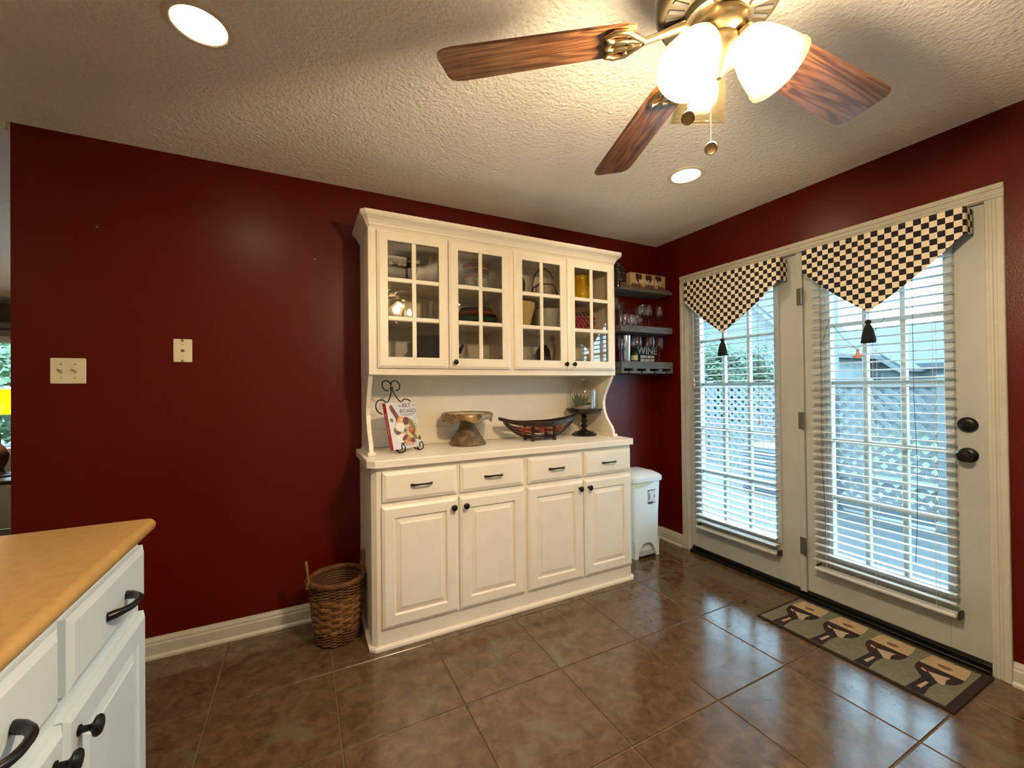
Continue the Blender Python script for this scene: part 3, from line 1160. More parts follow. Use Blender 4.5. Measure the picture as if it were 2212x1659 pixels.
# ================================================================== hutch: base cabinet, worktop, upper cabinet
def slab_front(x0, x1, z0, z1, yb, yf, bev=.016):
    """drawer front: wide bevel around the face; yb back plane, yf face plane (yf < yb)"""
    a = [(x0, yb, z0), (x1, yb, z0), (x1, yb, z1), (x0, yb, z1)]
    m_ = [(x0, yf + .007, z0), (x1, yf + .007, z0), (x1, yf + .007, z1), (x0, yf + .007, z1)]
    b = [(x0 + bev, yf, z0 + bev), (x1 - bev, yf, z0 + bev), (x1 - bev, yf, z1 - bev), (x0 + bev, yf, z1 - bev)]
    mb = MB()
    mb.add(a + m_ + b, [(0, 1, 2, 3)] + [(i, i + 4, (i + 1) % 4 + 4, (i + 1) % 4) for i in range(4)] + [(i + 4, i + 8, (i + 1) % 4 + 8, (i + 1) % 4 + 4) for i in range(4)] + [(11, 10, 9, 8)])
    return mb


def ring(loops):
    """nested rectangular loops (x0,x1,z0,z1,y) joined in order, last one capped, first one capped at the back"""
    mb = MB()
    vs = []
    for x0, x1, z0, z1, y in loops:
        vs += [(x0, y, z0), (x1, y, z0), (x1, y, z1), (x0, y, z1)]
    fs = [(0, 1, 2, 3)]
    n = len(loops)
    for k in range(n - 1):
        for i in range(4):
            j = (i + 1) % 4
            fs.append((4 * k + i, 4 * k + 4 + i, 4 * k + 4 + j, 4 * k + j))
    q = 4 * (n - 1)
    fs.append((q + 3, q + 2, q + 1, q))
    return mb.add(vs, fs)


def panel_door_frame(x0, x1, z0, z1, yb, yf, fw=.058):
    """frame with outer bevel; the field is recessed"""
    L = [(x0, x1, z0, z1, yb), (x0, x1, z0, z1, yf + .007), (x0 + .014, x1 - .014, z0 + .014, z1 - .014, yf),
         (x0 + fw, x1 - fw, z0 + fw, z1 - fw, yf), (x0 + fw + .005, x1 - fw - .005, z0 + fw + .005, z1 - fw - .005, yf + .005),
         (x0 + fw + .007, x1 - fw - .007, z0 + fw + .007, z1 - fw - .007, yf + .011)]
    return ring(L)


def raised_panel(x0, x1, z0, z1, yf, fw=.058):
    i = fw + .0085
    a = i + .022
    return ring([(x0 + i, x1 - i, z0 + i, z1 - i, yf + .0112), (x0 + i, x1 - i, z0 + i, z1 - i, yf + .010),
                 (x0 + a, x1 - a, z0 + a, z1 - a, yf + .0035), (x0 + a + .003, x1 - a - .003, z0 + a + .003, z1 - a - .003, yf + .001)])


KNOB = [(0, 0), (.0085, 0), (.0085, .002), (.0055, .004), (.005, .014), (.009, .018), (.0155, .021), (.0165, .025), (.014, .029), (.007, .031), (0, .0315)]


def knob(parent, x, y, z, direction='-y', s=1.0):
    Mx = TR(x, y, z) @ (RX(PI / 2) if direction == '-y' else RY(PI / 2))
    return part('knob', MB().lathe([(r * s, h * s) for r, h in KNOB], 20, M=Mx), 'black_metal', parent, 45)


def pull(parent, c, half, direction='-y', r=.0052, out=.026, ex=5):
    """bow pull: two feet and an arched, slightly waisted bar"""
    pts, rad = [], []
    n = 14
    for k in range(n + 1):
        t = -1 + 2 * k / n
        e = abs(t)
        d = out * (1 - e ** ex) if e < 1 else 0
        pts.append((t * half, d))
        rad.append(r * (1.25 if e > .75 else (.85 + .25 * e)))
    if direction == '-y':
        P = [(c[0] + a, c[1] - d, c[2] + .004 * (1 - (a / half) ** 2)) for a, d in pts]
    else:
        P = [(c[0] + d, c[1] + a, c[2] + .003 * (1 - (a / half) ** 2)) for a, d in pts]
    mb = MB().tube(P, rad, 10)
    return part('handle', mb, 'black_metal', parent, 60)


FY0 = -.455     # face of the lower frame
base = thing('hutch_base_cabinet', 'cream painted base cabinet with four drawers and four raised-panel doors', 'cabinet', (-1.545, -.23, 0))
part('carcass', MB().prism(clip_rect(-2.370, -.720, FY0, -.002, .022), 'z', 0.0, .889), 'cream_paint', base)
# shoe moulding around the foot
sh = MB()
q = .015
sh.prism(clip_rect(-2.370 - q, -.720 + q, FY0 - q, -.004, .028), 'z', 0.001, .013)
for k in range(3):
    e = q * math.cos(PI / 2 * (k + 1) / 3.4)
    sh.prism(clip_rect(-2.370 - e, -.720 + e, FY0 - e, -.004, .027), 'z', .013 + .0028 * k, .0158 + .0028 * k)
part('shoe_moulding', sh, 'cream_paint', base)
XD = [(-2.326, -1.939), (-1.928, -1.541), (-1.519, -1.132), (-1.120, -.744)]
YF = -.474
for i, (x0, x1) in enumerate(XD):
    d = part('drawer', slab_front(x0 + .004, x1 - .004, .718, .864, FY0 - .0005, YF, .018), 'cream_paint', base)
    pull(d, ((x0 + x1) / 2 + .002, YF, .790), .052)
    dr = part('door', panel_door_frame(x0, x1, .103, .695, FY0 - .0005, YF), 'cream_paint', base)
    part('raised_panel', raised_panel(x0, x1, .103, .695, YF), 'cream_paint', dr)
    kx = x1 - .026 if i % 2 == 0 else x0 + .030
    knob(dr, kx, YF, .650)

# worktop
wt = MB()
P0 = clip_rect(-2.392, -.704, -.486, -.0015, .034)
P1 = clip_rect(-2.389, -.707, -.483, -.0015, .034)
wt.prism(P0, 'z', .890, .921)
wt.frustum([(x, y, .921) for x, y in P0], [(x, y, .925) for x, y in P1])
solid('hutch_worktop', wt, 'cream_paint', 'thick cream painted worktop between the hutch cabinets', 'worktop', base=(-1.545, -.23, .925))

# upper cabinet
UX0, UX1, UZ0, UZ1 = -2.360, -.738, 1.345, 2.130
UY = -.325
up = thing('hutch_upper_cabinet', 'cream painted upper cabinet with four glazed grid doors and crown moulding', 'cabinet', (-1.545, -.16, .925))
part('side_panel', MB().box(UX0, UX0 + .018, UY + .018, -.002, UZ0, UZ1), 'cream_paint', up)
part('side_panel', MB().box(UX1 - .018, UX1, UY + .018, -.002, UZ0, UZ1), 'cream_paint', up)
part('bottom_panel', MB().box(UX0 + .018, UX1 - .018, UY + .018, -.002, UZ0, UZ0 + .018), 'cream_paint', up)
part('top_panel', MB().box(UX0 + .018, UX1 - .018, UY + .018, -.002, 2.112, UZ1), 'cream_paint', up)
part('divider', MB().box(-1.549, -1.531, UY + .018, -.012, UZ0 + .018, 2.112), 'cream_paint', up)
part('back_panel', MB().box(UX0 + .018, UX1 - .018, -.010, -.002, .9255, UZ1), 'cream_paint', up)
part('splash_board', MB().box(UX0 + .019, UX1 - .019, -.022, -.0105, .9255, 1.028, .002), 'cream_paint', up)
part('splash_cap', MB().box(UX0 + .019, UX1 - .019, -.025, -.0105, .9258, .945, .004), 'cream_paint', up)
for z in (1.650, 1.862):
    part('shelf', MB().box(UX0 + .019, UX1 - .019, UY + .036, -.0105, z - .018, z), 'cream_paint', up)
UD = [(-2.318, -1.937), (-1.933, -1.552), (-1.523, -1.142), (-1.138, -.757)]
UG = [(-2.265, -1.990), (-1.880, -1.605), (-1.470, -1.195), (-1.085, -.810)]
DZ0, DZ1, GU0, GU1 = 1.380, 2.098, 1.437, 2.047
ff = MB()
ff.box(UX0, -2.285, UY, UY + .018, UZ0, UZ1, .002).box(-.785, UX1, UY, UY + .018, UZ0, UZ1, .002)
ff.box(-1.570, -1.505, UY, UY + .018, UZ0, UZ1, .0)
ff.box(-2.285, -.785, UY + .0002, UY + .018, UZ0, 1.400).box(-2.285, -.785, UY + .0002, UY + .018, 2.080, UZ1)
part('face_frame', ff, 'cream_paint', up)
UYF = -.344
for i in range(4):
    x0, x1 = UD[i]
    g0, g1 = UG[i]
    # frame of four members with bevelled outer edge and stepped inner edge
    mb = MB()
    vs, fs = [], []
    loops = [(x0, x1, DZ0, DZ1, UY - .0006), (x0, x1, DZ0, DZ1, UYF + .007), (x0 + .014, x1 - .014, DZ0 + .014, DZ1 - .014, UYF),
             (g0, g1, GU0, GU1, UYF), (g0 + .001, g1 - .001, GU0 + .001, GU1 - .001, UYF + .006), (g0 - .004, g1 + .004, GU0 - .004, GU1 + .004, UY - .0006)]
    for a, b, c, e, y in loops:
        vs += [(a, y, c), (b, y, c), (b, y, e), (a, y, e)]
    n = len(loops)
    for k in range(n):
        k2 = (k + 1) % n
        for j in range(4):
            j2 = (j + 1) % 4
            fs.append((4 * k + j, 4 * k2 + j, 4 * k2 + j2, 4 * k + j2))
    mb.add(vs, fs)
    dr = part('door', mb, 'cream_paint', up)
    gx, w = (g0 + g1) / 2, .0115
    part('muntin', MB().box(gx - w, gx + w, UYF + .001, UYF + .012, GU0, GU1, .003), 'cream_paint', dr)
    for k in (1, 2):
        z = GU0 + (GU1 - GU0) * k / 3
        part('muntin', MB().box(g0, g1, UYF + .0013, UYF + .0117, z - w, z + w, .003), 'cream_paint', dr)
    for a, b in ((g0, gx - w), (gx + w, g1)):
        for k in range(3):
            z0 = GU0 + (GU1 - GU0) * k / 3 + (w if k else 0)
            z1 = GU0 + (GU1 - GU0) * (k + 1) / 3 - (w if k < 2 else 0)
            part('pane', MB().box(a + .0003, b - .0003, UYF + .0125, UYF + .0150, z0 + .0003, z1 - .0003), 'cabinet_glass', dr)
    if i == 0:
        part('screw_hole', MB().lathe([(0, 0), (.0022, 0), (.0022, .0006), (0, .0006)], 10, M=TR(x1 - .022, UYF - .0001, 1.405) @ RX(PI / 2)), 'dark_hole', dr)
    else:
        knob(dr, x1 - .020 if i == 2 else x0 + (.030 if i == 1 else .036), UYF, 1.416, s=.88)
# crown moulding swept round the clipped footprint
crown = MB()
cp = [(.0, 2.108), (.004, 2.108), (.006, 2.114), (.012, 2.117), (.016, 2.128), (.026, 2.142), (.040, 2.152), (.048, 2.156), (.052, 2.162), (.055, 2.166), (.055, 2.180)]
prev = None
loops = []
for d, z in cp:
    loops.append([(x, y, z) for x, y in clip_rect(UX0 - d * .75, UX1 + d * .75, UY - d, -.002, .010 + d * .25)])
vs = [p for l in loops for p in l]
n = len(loops[0])
fs = [tuple(range(n))] + [(k * n + i, (k + 1) * n + i, (k + 1) * n + (i + 1) % n, k * n + (i + 1) % n) for k in range(len(loops) - 1) for i in range(n)]
fs.append(tuple(range(len(vs) - 1, len(vs) - n - 1, -1)))
crown.add(vs, fs)
part('crown_moulding', crown, 'cream_paint', up)
# scrolled side brackets of the open niche
prof = [(-.307, 1.3445), (-.296, 1.322), (-.276, 1.290), (-.250, 1.250), (-.226, 1.208), (-.213, 1.168), (-.214, 1.128), (-.224, 1.088), (-.246, 1.048), (-.272, 1.018), (-.298, .990), (-.312, .962), (-.314, .930)]
for x0, x1 in ((UX0, UX0 + .021), (UX1 - .021, UX1)):
    poly = prof + [(-.314, .9256), (-.011, .9256), (-.011, 1.3445)]
    part('scroll_bracket', MB().prism(poly, 'x', x0, x1), 'cream_paint', up)
    part('bracket_foot', MB().box(x0 - .010, x1 + .010, -.330, -.300, .9256, .944, .004), 'cream_paint', up)
    part('bracket_foot', MB().box(x0 - .006, x1 + .006, -.3001, -.026, .9256, .936, .003), 'cream_paint', up)

# ================================================================== things on the worktop
WT = .925
# --- cake stand
cs = thing('cake_stand', 'bronze pedestal cake stand with scalloped rim and carved base', 'cake stand', (-1.762, -.155, WT))


def scal(a, r, z):
    if z < .178:
        return (r * (1 + .012 * math.sin(6 * a)), z - .011 * (1 - math.cos(6 * a)) * (1 if z < .165 else .5))
    return (r, z)


part('pedestal', MB().lathe([(0, 0), (.112, 0), (.114, .006), (.110, .016), (.104, .022), (.102, .028), (.094, .034), (.082, .052), (.066, .078), (.053, .102), (.045, .126), (.043, .150), (.050, .166), (0, .168)], 40), 'resin_bronze', cs, 40, world=False)
part('plate_rim', MB().lathe([(.146, .158), (.152, .160), (.153, .178), (.150, .186), (.152, .190), (.146, .196), (.138, .193), (.138, .172)], 72, closed=True, wob=scal), 'resin_gold', cs, 40, world=False)
part('plate_mirror', MB().lathe([(0, .168), (.139, .168), (.139, .1905), (0, .1905)], 48), 'mirror_top', cs, 40, world=False)
for k in range(6):
    a = 2 * PI * (k + .5) / 6 + .12
    mb = MB()
    for dx, dz in ((-.012, .004), (.012, .004), (0, -.006), (-.006, .012), (.006, .012)):
        mb.ball((.153, dx, .172 + dz), .006, 8, (.6, 1, 1), M=RZ(a))
    part('rosette', mb, 'resin_bronze', cs, 60, world=False)
PED = [(.094, .034), (.082, .052), (.066, .078), (.053, .102), (.045, .126)]


def ped_r(z):
    for (ra, za), (rb_, zb) in zip(PED, PED[1:]):
        if z <= zb:
            return ra + (rb_ - ra) * (z - za) / (zb - za)
    return .045


for k in range(6):
    a = 2 * PI * k / 6 + .5
    mb = MB()
    for t in range(7):
        z = .034 + .011 * t
        r = ped_r(z) - .001
        mb.ball((r, .010 * math.sin(t * 1.9), z), .0085 - .0006 * t, 8, (.7, 1.3, .9), M=RZ(a))
    part('carved_leaf', mb, 'resin_bronze', cs, 60, world=False)

# --- boat-shaped bowl
bw = thing('boat_bowl', 'dark brown boat-shaped slatted bowl with orange filling on two feet', 'bowl', (-1.272, -.195, WT), -.06)
HL = .288


def rim_z(t):
    return .106 + .044 * abs(t) ** 2.2


for sgn in (-1, 1):
    pts, rad = [], []
    for k in range(25):
        t = -1 + 2 * k / 24
        pts.append((t * HL, sgn * (.078 * (1 - abs(t) ** 2.4) + .002), rim_z(t)))
    mb = MB()
    n = len(pts)
    vs = []
    for i, (x, y, z) in enumerate(pts):
        t = abs(x / HL)
        h, w = .017 * (1 - .4 * t), .008
        vs += [(x, y - w, z - h), (x, y + w, z - h), (x, y + w, z + h), (x, y - w, z + h)]
    fs = [(0, 1, 2, 3), tuple(4 * (n - 1) + j for j in (3, 2, 1, 0))]
    for i in range(n - 1):
        for j in range(4):
            fs.append((4 * i + j, 4 * i + 4 + j, 4 * i + 4 + (j + 1) % 4, 4 * i + (j + 1) % 4))
    part('rim_rail', mb.add(vs, fs), 'espresso', bw, 30, world=False)
for j in range(13):
    v = -1 + 2 * j / 12
    ph = v * PI / 2
    pts = []
    for k in range(21):
        t = -.86 + 1.72 * k / 20
        c = 1 - abs(t / .9) ** 2.6
        dep = .086 * c + .004
        yy = .074 * math.sin(ph) * (1 - abs(t) ** 2.6)
        pts.append((t * HL, yy, rim_z(t) - .010 - dep * math.cos(ph) ** .7 if math.cos(ph) > 1e-6 else rim_z(t) - .012))
    part('rib', MB().tube(pts, .0026, 6), 'espresso', bw, 60, world=False)
for x in (-.078, .078):
    part('foot', MB().prism([(-.066, 0), (-.050, 0), (-.050, .016), (.050, .016), (.050, 0), (.066, 0), (.066, .092), (.056, .092), (.052, .030), (-.052, .030), (-.056, .092), (-.066, .092)], 'x', x - .009, x + .009), 'espresso', bw, world=False)
for sy in (-1, 1):
    part('foot_rail', MB().box(-.076, .076, sy * .051 - .005, sy * .051 + .005, .010, .020, .002), 'espresso', bw, world=False)
fill = MB()
rnd = random.Random(4)
for k in range(60):
    fx = rnd.uniform(-.155, .155)
    fill.ball((fx, rnd.uniform(-.034, .034), rnd.uniform(.050, .078) + .25 * fx * fx * 4 * .12), rnd.uniform(.012, .017), 8, (1.5, 1, .8))
tag(part('potpourri', fill, 'ember_orange', bw, 60, world=False), kind='stuff')['label'] = 'orange dried filling seen between the ribs'

# --- pedestal with glass cloche
ps = thing('twist_pedestal', 'black turned pedestal plate with barley twist stem', 'pedestal', (-.876, -.146, WT))
pm = MB().lathe([(0, 0), (.088, 0), (.090, .008), (.082, .016), (.070, .020), (.066, .026), (.030, .034), (.022, .042), (0, .042)], 36)
tw = []
vs, fs = [], []
nA, nZ = 20, 34
for k in range(nZ + 1):
    z = .040 + .094 * k / nZ
    for i in range(nA):
        a = 2 * PI * i / nA
        r = .0185 + .0055 * math.cos(2 * (a - 2 * PI * 1.35 * k / nZ))
        vs.append((r * math.cos(a), r * math.sin(a), z))
for k in range(nZ):
    for i in range(nA):
        fs.append((k * nA + i, k * nA + (i + 1) % nA, (k + 1) * nA + (i + 1) % nA, (k + 1) * nA + i))
part('base_disc', pm, 'ebony_paint', ps, 40, world=False)
part('twist_stem', MB().add(vs, fs), 'ebony_paint', ps, 60, world=False)
part('dish', MB().lathe([(0, .132), (.022, .132), (.032, .140), (.060, .148), (.100, .156), (.118, .166), (.128, .182), (.131, .190), (.125, .191), (.114, .182), (.100, .178), (0, .177)], 44), 'ebony_paint', ps, 40, world=False)
cl = thing('glass_cloche', 'clear glass dome cloche standing on the black pedestal', 'cloche', (-.876, -.146, WT + .178))
part('dome', MB().lathe([(.101, .001), (.101, .110), (.098, .138), (.088, .166), (.068, .190), (.040, .204), (.012, .209), (0, .209), (0, .2065), (.012, .2065), (.039, .2015), (.066, .188), (.0855, .165), (.0955, .138), (.0985, .110), (.0985, .001)], 40, closed=True), 'crystal', cl, 50, world=False)
part('finial', MB().lathe([(0, .2085), (.005, .2085), (.004, .2145), (.006, .217), (0, .218)], 14).tube([(-.020, 0, .219), (0, 0, .220), (.016, 0, .222), (.022, 0, .232)], .0024, 8), 'steel', cl, 50, world=False)
al = thing('aloe_plant', 'small aloe succulent in a tilted grey dish under the glass dome', 'plant', (-.880, -.146, WT + .1775))
Mt = TR(0, 0, .004) @ RY(-.16)
part('pot', MB().shell([(.058, 0.008), (.066, .018), (.070, .036)], .005, 28, M=Mt), 'planter_grey', al, 40, world=False)
part('soil', MB().lathe([(0, .026), (.063, .026), (.063, .030), (0, .034)], 24, M=Mt), 'soil', al, 50, world=False)
rnd = random.Random(2)
for k in range(17):
    a = rnd.uniform(0, 2 * PI)
    lean = rnd.uniform(.15, .95)
    L = rnd.uniform(.090, .135) * (1.12 - .45 * lean)
    b0 = Vector((-.024 + .012 * math.cos(a), .012 * math.sin(a), .026))
    pts, rad = [], []
    for i in range(6):
        t = i / 5
        d = L * t
        pts.append((b0.x + math.cos(a) * math.sin(lean * (1 - .35 * t)) * d, b0.y + math.sin(a) * math.sin(lean * (1 - .35 * t)) * d, b0.z + math.cos(lean * (1 - .35 * t)) * d))
        rad.append(max(.0125 * (1 - t ** 1.6), .0006))
    part('leaf', MB().tube(pts, rad, 6), 'aloe', al, 60, world=False)
part('leaf', MB().tube([(.012, -.01, .034), (.030, -.012, .046), (.050, -.012, .046), (.062, -.01, .040)], [.011, .011, .008, .001], 6), 'aloe', al, 60, world=False)

# --- cookbook on wire easel
EA = .47                       # turned to face the room obliquely
bk_loc = (-2.184, -.205, WT)
ez = thing('wire_easel', 'black scrolled wire easel holding the cookbook', 'easel', bk_loc, EA)
LEAN = .27
Mb = RX(-LEAN)                 # leaning frame: local x right, z up the book, y back


def epart(name, paths, parent=ez, r=.0034):
    mb = MB()
    for p in paths:
        mb.tube(p, r, 8, M=TR(0, -.060, .020) @ Mb)
    return part(name, mb, 'black_wire', parent, 60, world=False)


def arc(cx, cz, r, a0, a1, n=14, y=0.034, rz_=None):
    return [(cx + r * math.cos(a0 + (a1 - a0) * k / n), y, cz + (rz_ or r) * math.sin(a0 + (a1 - a0) * k / n)) for k in range(n + 1)]


epart('back_frame', [[(-.066, .034, 0), (-.066, .034, .20), (-.060, .034, .245)] + [(-.052, .034, .262)],
                     [(.066, .034, 0), (.066, .034, .20), (.060, .034, .245), (.052, .034, .262)], [(-.066, .034, .03), (.066, .034, .03)]])
epart('top_scroll', [[(-.052, .034, .262), (-.030, .034, .285), (-.010, .034, .318), (-.004, .034, .350)], [(.052, .034, .262), (.030, .034, .285), (.010, .034, .318), (.004, .034, .350)],
                     arc(-.030, .366, .030, .0, PI * 1.55), arc(.030, .366, .030, PI, -PI * .55), arc(-.085, .245, .040, PI * .1, PI * 1.45), arc(.085, .245, .040, PI * .9, -PI * .35)])
epart('tie_wrap', [[(0, .034, .338), (0, .034, .358)]], r=.009)
for sx in (-1, 1):
    mb = MB()
    x = sx * .062
    mb.tube([(x, -.030, .024), (x, -.062, .010), (x, -.098, .006), (x, -.122, .016), (x, -.126, .036), (x, -.112, .052), (x, -.096, .046), (x + .006, -.092, .030)], .0034, 8)
    mb.ball((x + .006, -.092, .028), .0052, 8)
    part('front_hook', mb, 'black_wire', ez, 60, world=False)
part('rear_leg', MB().tube([(0, -.020, .17), (0, .055, .004)], .0034, 8).tube([(-.066, -.050, .036), (-.070, -.086, .0035)], .0034, 8).tube([(.066, -.050, .036), (.070, -.086, .0035)], .0034, 8), 'black_wire', ez, 60, world=False)

ck = thing('cookbook', 'white hardcover cookbook with food board on cover and red spine', 'book', bk_loc, EA)
Bm = TR(0, -.075, .022) @ Mb
BW, BH, BT = .098, .258, .024       # half width, height, thickness


def bpart(name, mb, material, parent=ck, smooth=None):
    return part(name, mb, material, parent, smooth, world=False)


cov = bpart('front_cover', MB().box(-BW, BW, -.0015, .0012, 0, BH, .0006, M=Bm), 'book_white')
bpart('back_cover', MB().box(-BW, BW, BT - .0012, BT + .0012, 0, BH, .0006, M=Bm), 'book_white')
bpart('spine', MB().box(-BW - .0022, -BW + .0008, -.0014, BT + .0014, 0, BH, .0008, M=Bm), 'book_red')
bpart('page_block', MB().box(-BW + .001, BW - .004, .0013, BT - .0013, .004, BH - .004, M=Bm), 'book_pages')
FC = Bm @ TR(0, -.0019, 0) @ RX(PI / 2)   # cover plane: x right, y up


def disc(cx, cy, rx, ry, h, n=20, rot=0.0, m=0):
    poly = []
    for k in range(n):
        a = 2 * PI * k / n
        x, y = rx * math.cos(a), ry * math.sin(a)
        poly.append((cx + x * math.cos(rot) - y * math.sin(rot), cy + x * math.sin(rot) + y * math.cos(rot)))
    return MB().prism(poly, 'z', 0, h, M=FC)


lettering('title', 'ART', .034, 'ink_mauve', cov, FC @ TR(.036, .236, .0002))
lettering('title', 'BOARD', .033, 'ink_mauve', cov, FC @ TR(.044, .205, .0002))
lettering('title', 'The', .014, 'ink_mauve', cov, FC @ TR(-.010, .236, .0002), shear=.3)
lettering('title', 'of', .014, 'ink_mauve', cov, FC @ TR(.082, .236, .0002), shear=.3)
lettering('title', 'the', .012, 'ink_mauve', cov, FC @ TR(-.013, .206, .0002), shear=.3)
bpart('subtitle_rule', MB().box(-.02, .088, .186, .1885, 0, .0005, M=FC).box(0, .07, .180, .1822, 0, .0005, M=FC), 'ink_mauve', cov)
bpart('printed_handle', MB().prism([(-.078, .232), (-.070, .244), (-.060, .243), (-.052, .226), (-.026, .176), (-.014, .150), (-.052, .148), (-.050, .166), (-.074, .212)], 'z', 0, .0004, M=FC), 'food_wood', cov)
bpart('printed_board', disc(.012, .092, .084, .082, .0005, 32), 'food_board', cov)
for (x, y, rx, ry, mm, rot) in [(-.020, .158, .024, .018, 'food_orange', .3), (-.016, .156, .013, .009, 'food_straw', .3), (.016, .150, .022, .022, 'food_maroon', 0), (-.030, .118, .029, .026, 'food_cream', 0),
                                (.052, .128, .014, .036, 'food_green', .5), (.048, .098, .027, .024, 'food_red', .2), (.046, .098, .016, .013, 'food_orange', .2), (.074, .086, .015, .036, 'food_straw', .2),
                                (-.046, .090, .018, .014, 'food_maroon', .4), (-.006, .104, .012, .030, 'food_green', .9), (-.040, .058, .034, .026, 'food_cream', 0), (-.010, .058, .024, .012, 'food_maroon', .6),
                                (.016, .042, .024, .024, 'food_orange', 0), (.014, .042, .013, .013, 'food_cream', 0), (.040, .040, .016, .014, 'food_maroon', 0), (.056, .064, .012, .026, 'food_green', .6),
                                (-.066, .100, .010, .016, 'food_green', .2), (.030, .076, .030, .009, 'food_straw', -.7), (-.028, .032, .018, .008, 'food_maroon', .3), (-.078, .160, .010, .012, 'food_green', 0),
                                (.084, .166, .003, .003, 'food_blue', 0), (-.030, .196, .0028, .0028, 'food_blue', 0), (.078, .150, .0028, .0028, 'food_blue', 0), (.086, .052, .012, .018, 'food_maroon', .3)]:
    bpart('printed_food', disc(x, y, rx, ry, .0006 + .0002 * (hash((x, y)) % 3), 18, rot), mm, cov)
SPM = Bm @ TR(-BW - .0024, BT / 2, BH / 2) @ RY(-PI / 2) @ RZ(PI)
lettering('spine_title', 'ART of the BOARD', .015, 'book_white', ck, Bm @ TR(-BW - .0024, BT / 2, BH / 2 + .01) @ Matrix(((0, 0, -1, 0), (0, 1, 0, 0), (1, 0, 0, 0), (0, 0, 0, 1))) @ RZ(PI))

# ================================================================== contents of the upper cabinet
S0, S1, S2 = 1.3632, 1.6502, 1.8622     # inside bottom and the two shelves


def tumbler(x, y, z, r, h, label, group, m='crystal', name='tumbler'):
    mb = MB().shell([(r * .82, 0), (r * .9, h * .3), (r, h)], .0022, 16, (x, y, z))
    return solid(name, mb, m, label, 'glass', group, smooth=50, base=(x, y, z))


# door 1
mo = thing('mosaic_bowl', 'black square bowl with silver mosaic bands on the top shelf', 'bowl', (-2.175, -.165, S2))
mb = MB()
loops = [(.060, 0), (.064, .004), (.100, .085), (.108, .128), (.100, .128), (.092, .086), (.056, .010)]
vs = [(sx * r, sy * r, z) for r, z in loops for sx, sy in ((-1, -1), (1, -1), (1, 1), (-1, 1))]
fs = [(0, 1, 2, 3)] + [(4 * k + i, 4 * k + 4 + i, 4 * k + 4 + (i + 1) % 4, 4 * k + (i + 1) % 4) for k in range(6) for i in range(4)] + [(27, 26, 25, 24)]
part('bowl_body', mb.add(vs, fs), 'mosaic_dark', mo, world=False)
ts = MB()
rnd = random.Random(3)
for k in range(8):
    for q in range(2):
        if rnd.random() < .5:
            x = -.085 + .0245 * k
            z = .088 + .021 * q
            yy = -(.1005 + (z - .085) * .186)
            ts.box(x - .010, x + .010, yy - .0022, yy + .001, z - .009, z + .009)
part('mosaic_tile', ts, 'mosaic_silver', mo, world=False)
for (x, y, h) in ((-2.050, -.15, .085), (-2.005, -.19, .095), (-1.960, -.15, .085)):
    tumbler(x, y, S1, .026, h, 'small clear tumbler on the middle shelf behind the knobless glazed door', 'tumblers behind the knobless door')
tumbler(-2.20, -.16, S1, .060, .11, 'wide clear glass jar on the middle shelf behind the knobless door', None, name='glass_jar')
for k in range(3):
    z = S0 + .0185 * k
    solid('black_tray', MB().prism([(-.085, 0), (.085, 0), (.105, .030), (.100, .030), (.083, .004), (-.083, .004), (-.100, .030), (-.105, .030)], 'y', -.09, .09, M=TR(-2.215, -.16, z) @ RZ(.08 * k)), 'ceramic_black', ['black tray at the bottom of the tray stack', 'black tray in the middle of the tray stack', 'black tray on top of the tray stack'][k], 'tray', 'stacked black trays in the cabinet', base=(-2.215, -.16, z))
sp_ = thing('stock_pot', 'tall dark metal pot on the cabinet floor beside black trays', 'pot', (-1.990, -.150, S0))
part('pot_body', MB().shell([(.070, 0), (.080, .02), (.088, .205), (.091, .210)], .004, 32), 'iron', sp_, 45, world=False)
for s in (-1, 1):
    part('pot_handle', MB().tube([(s * .084, -.02, .15), (s * .098, -.02, .152), (s * .098, .02, .152), (s * .084, .02, .15)], .004, 8), 'iron', sp_, 60, world=False)
# door 2
tn = thing('pattern_tin', 'round teal patterned tin standing on the top shelf', 'tin', (-1.700, -.165, S2))
part('tin_body', MB().lathe([(0, 0), (.074, 0), (.076, .002), (.076, .078), (0, .078)], 36), 'tin_teal', tn, 40, world=False)
part('tin_lid', MB().lathe([(0, .0782), (.079, .0782), (.079, .094), (.076, .096), (0, .096)], 36), 'tin_red', tn, 40, world=False)
tn2 = thing('pattern_tin', 'round black tin with red lid stacked on the teal tin', 'tin', (-1.700, -.165, S2 + .0962))
part('tin_body', MB().lathe([(0, 0), (.079, 0), (.081, .002), (.081, .030), (0, .030)], 36), 'tin_dark', tn2, 40, world=False)
part('tin_band', MB().lathe([(0, .0302), (.082, .0302), (.082, .040), (0, .040)], 36), 'sign_wood', tn2, 40, world=False)
part('tin_lid', MB().lathe([(0, .0402), (.082, .0402), (.081, .066), (.070, .072), (0, .073)], 36), 'tin_red', tn2, 40, world=False)
pl = [('plate_teal', .136, .040, 'teal'), ('plate_teal', .134, .014, 'darker teal'), ('plate_brown', .131, .013, 'brown'), ('plate_red', .129, .014, 'red'), ('plate_orange', .112, .013, 'orange'), ('plate_red', .108, .014, 'dark red'), ('plate_green', .101, .016, 'dark green')]
z = S1
pos = ['bottom bowl-shaped', 'second', 'third', 'fourth', 'fifth', 'sixth', 'topmost']
for (mm, r, h, nm), ps_ in zip(pl, pos):
    solid('dinner_plate', MB().lathe([(0, 0), (r * .58, 0), (r * .62, .002), (r, h), (r, h + .003), (r * .96, h + .003), (r * .6, .006), (0, .006)], 40, (-1.700, -.160, z)), mm, f'{nm} stoneware plate, {ps_} of the plate stack', 'plate', 'stack of coloured plates', smooth=50, base=(-1.700, -.160, z))
    z += h * .92 if r < .135 else .024
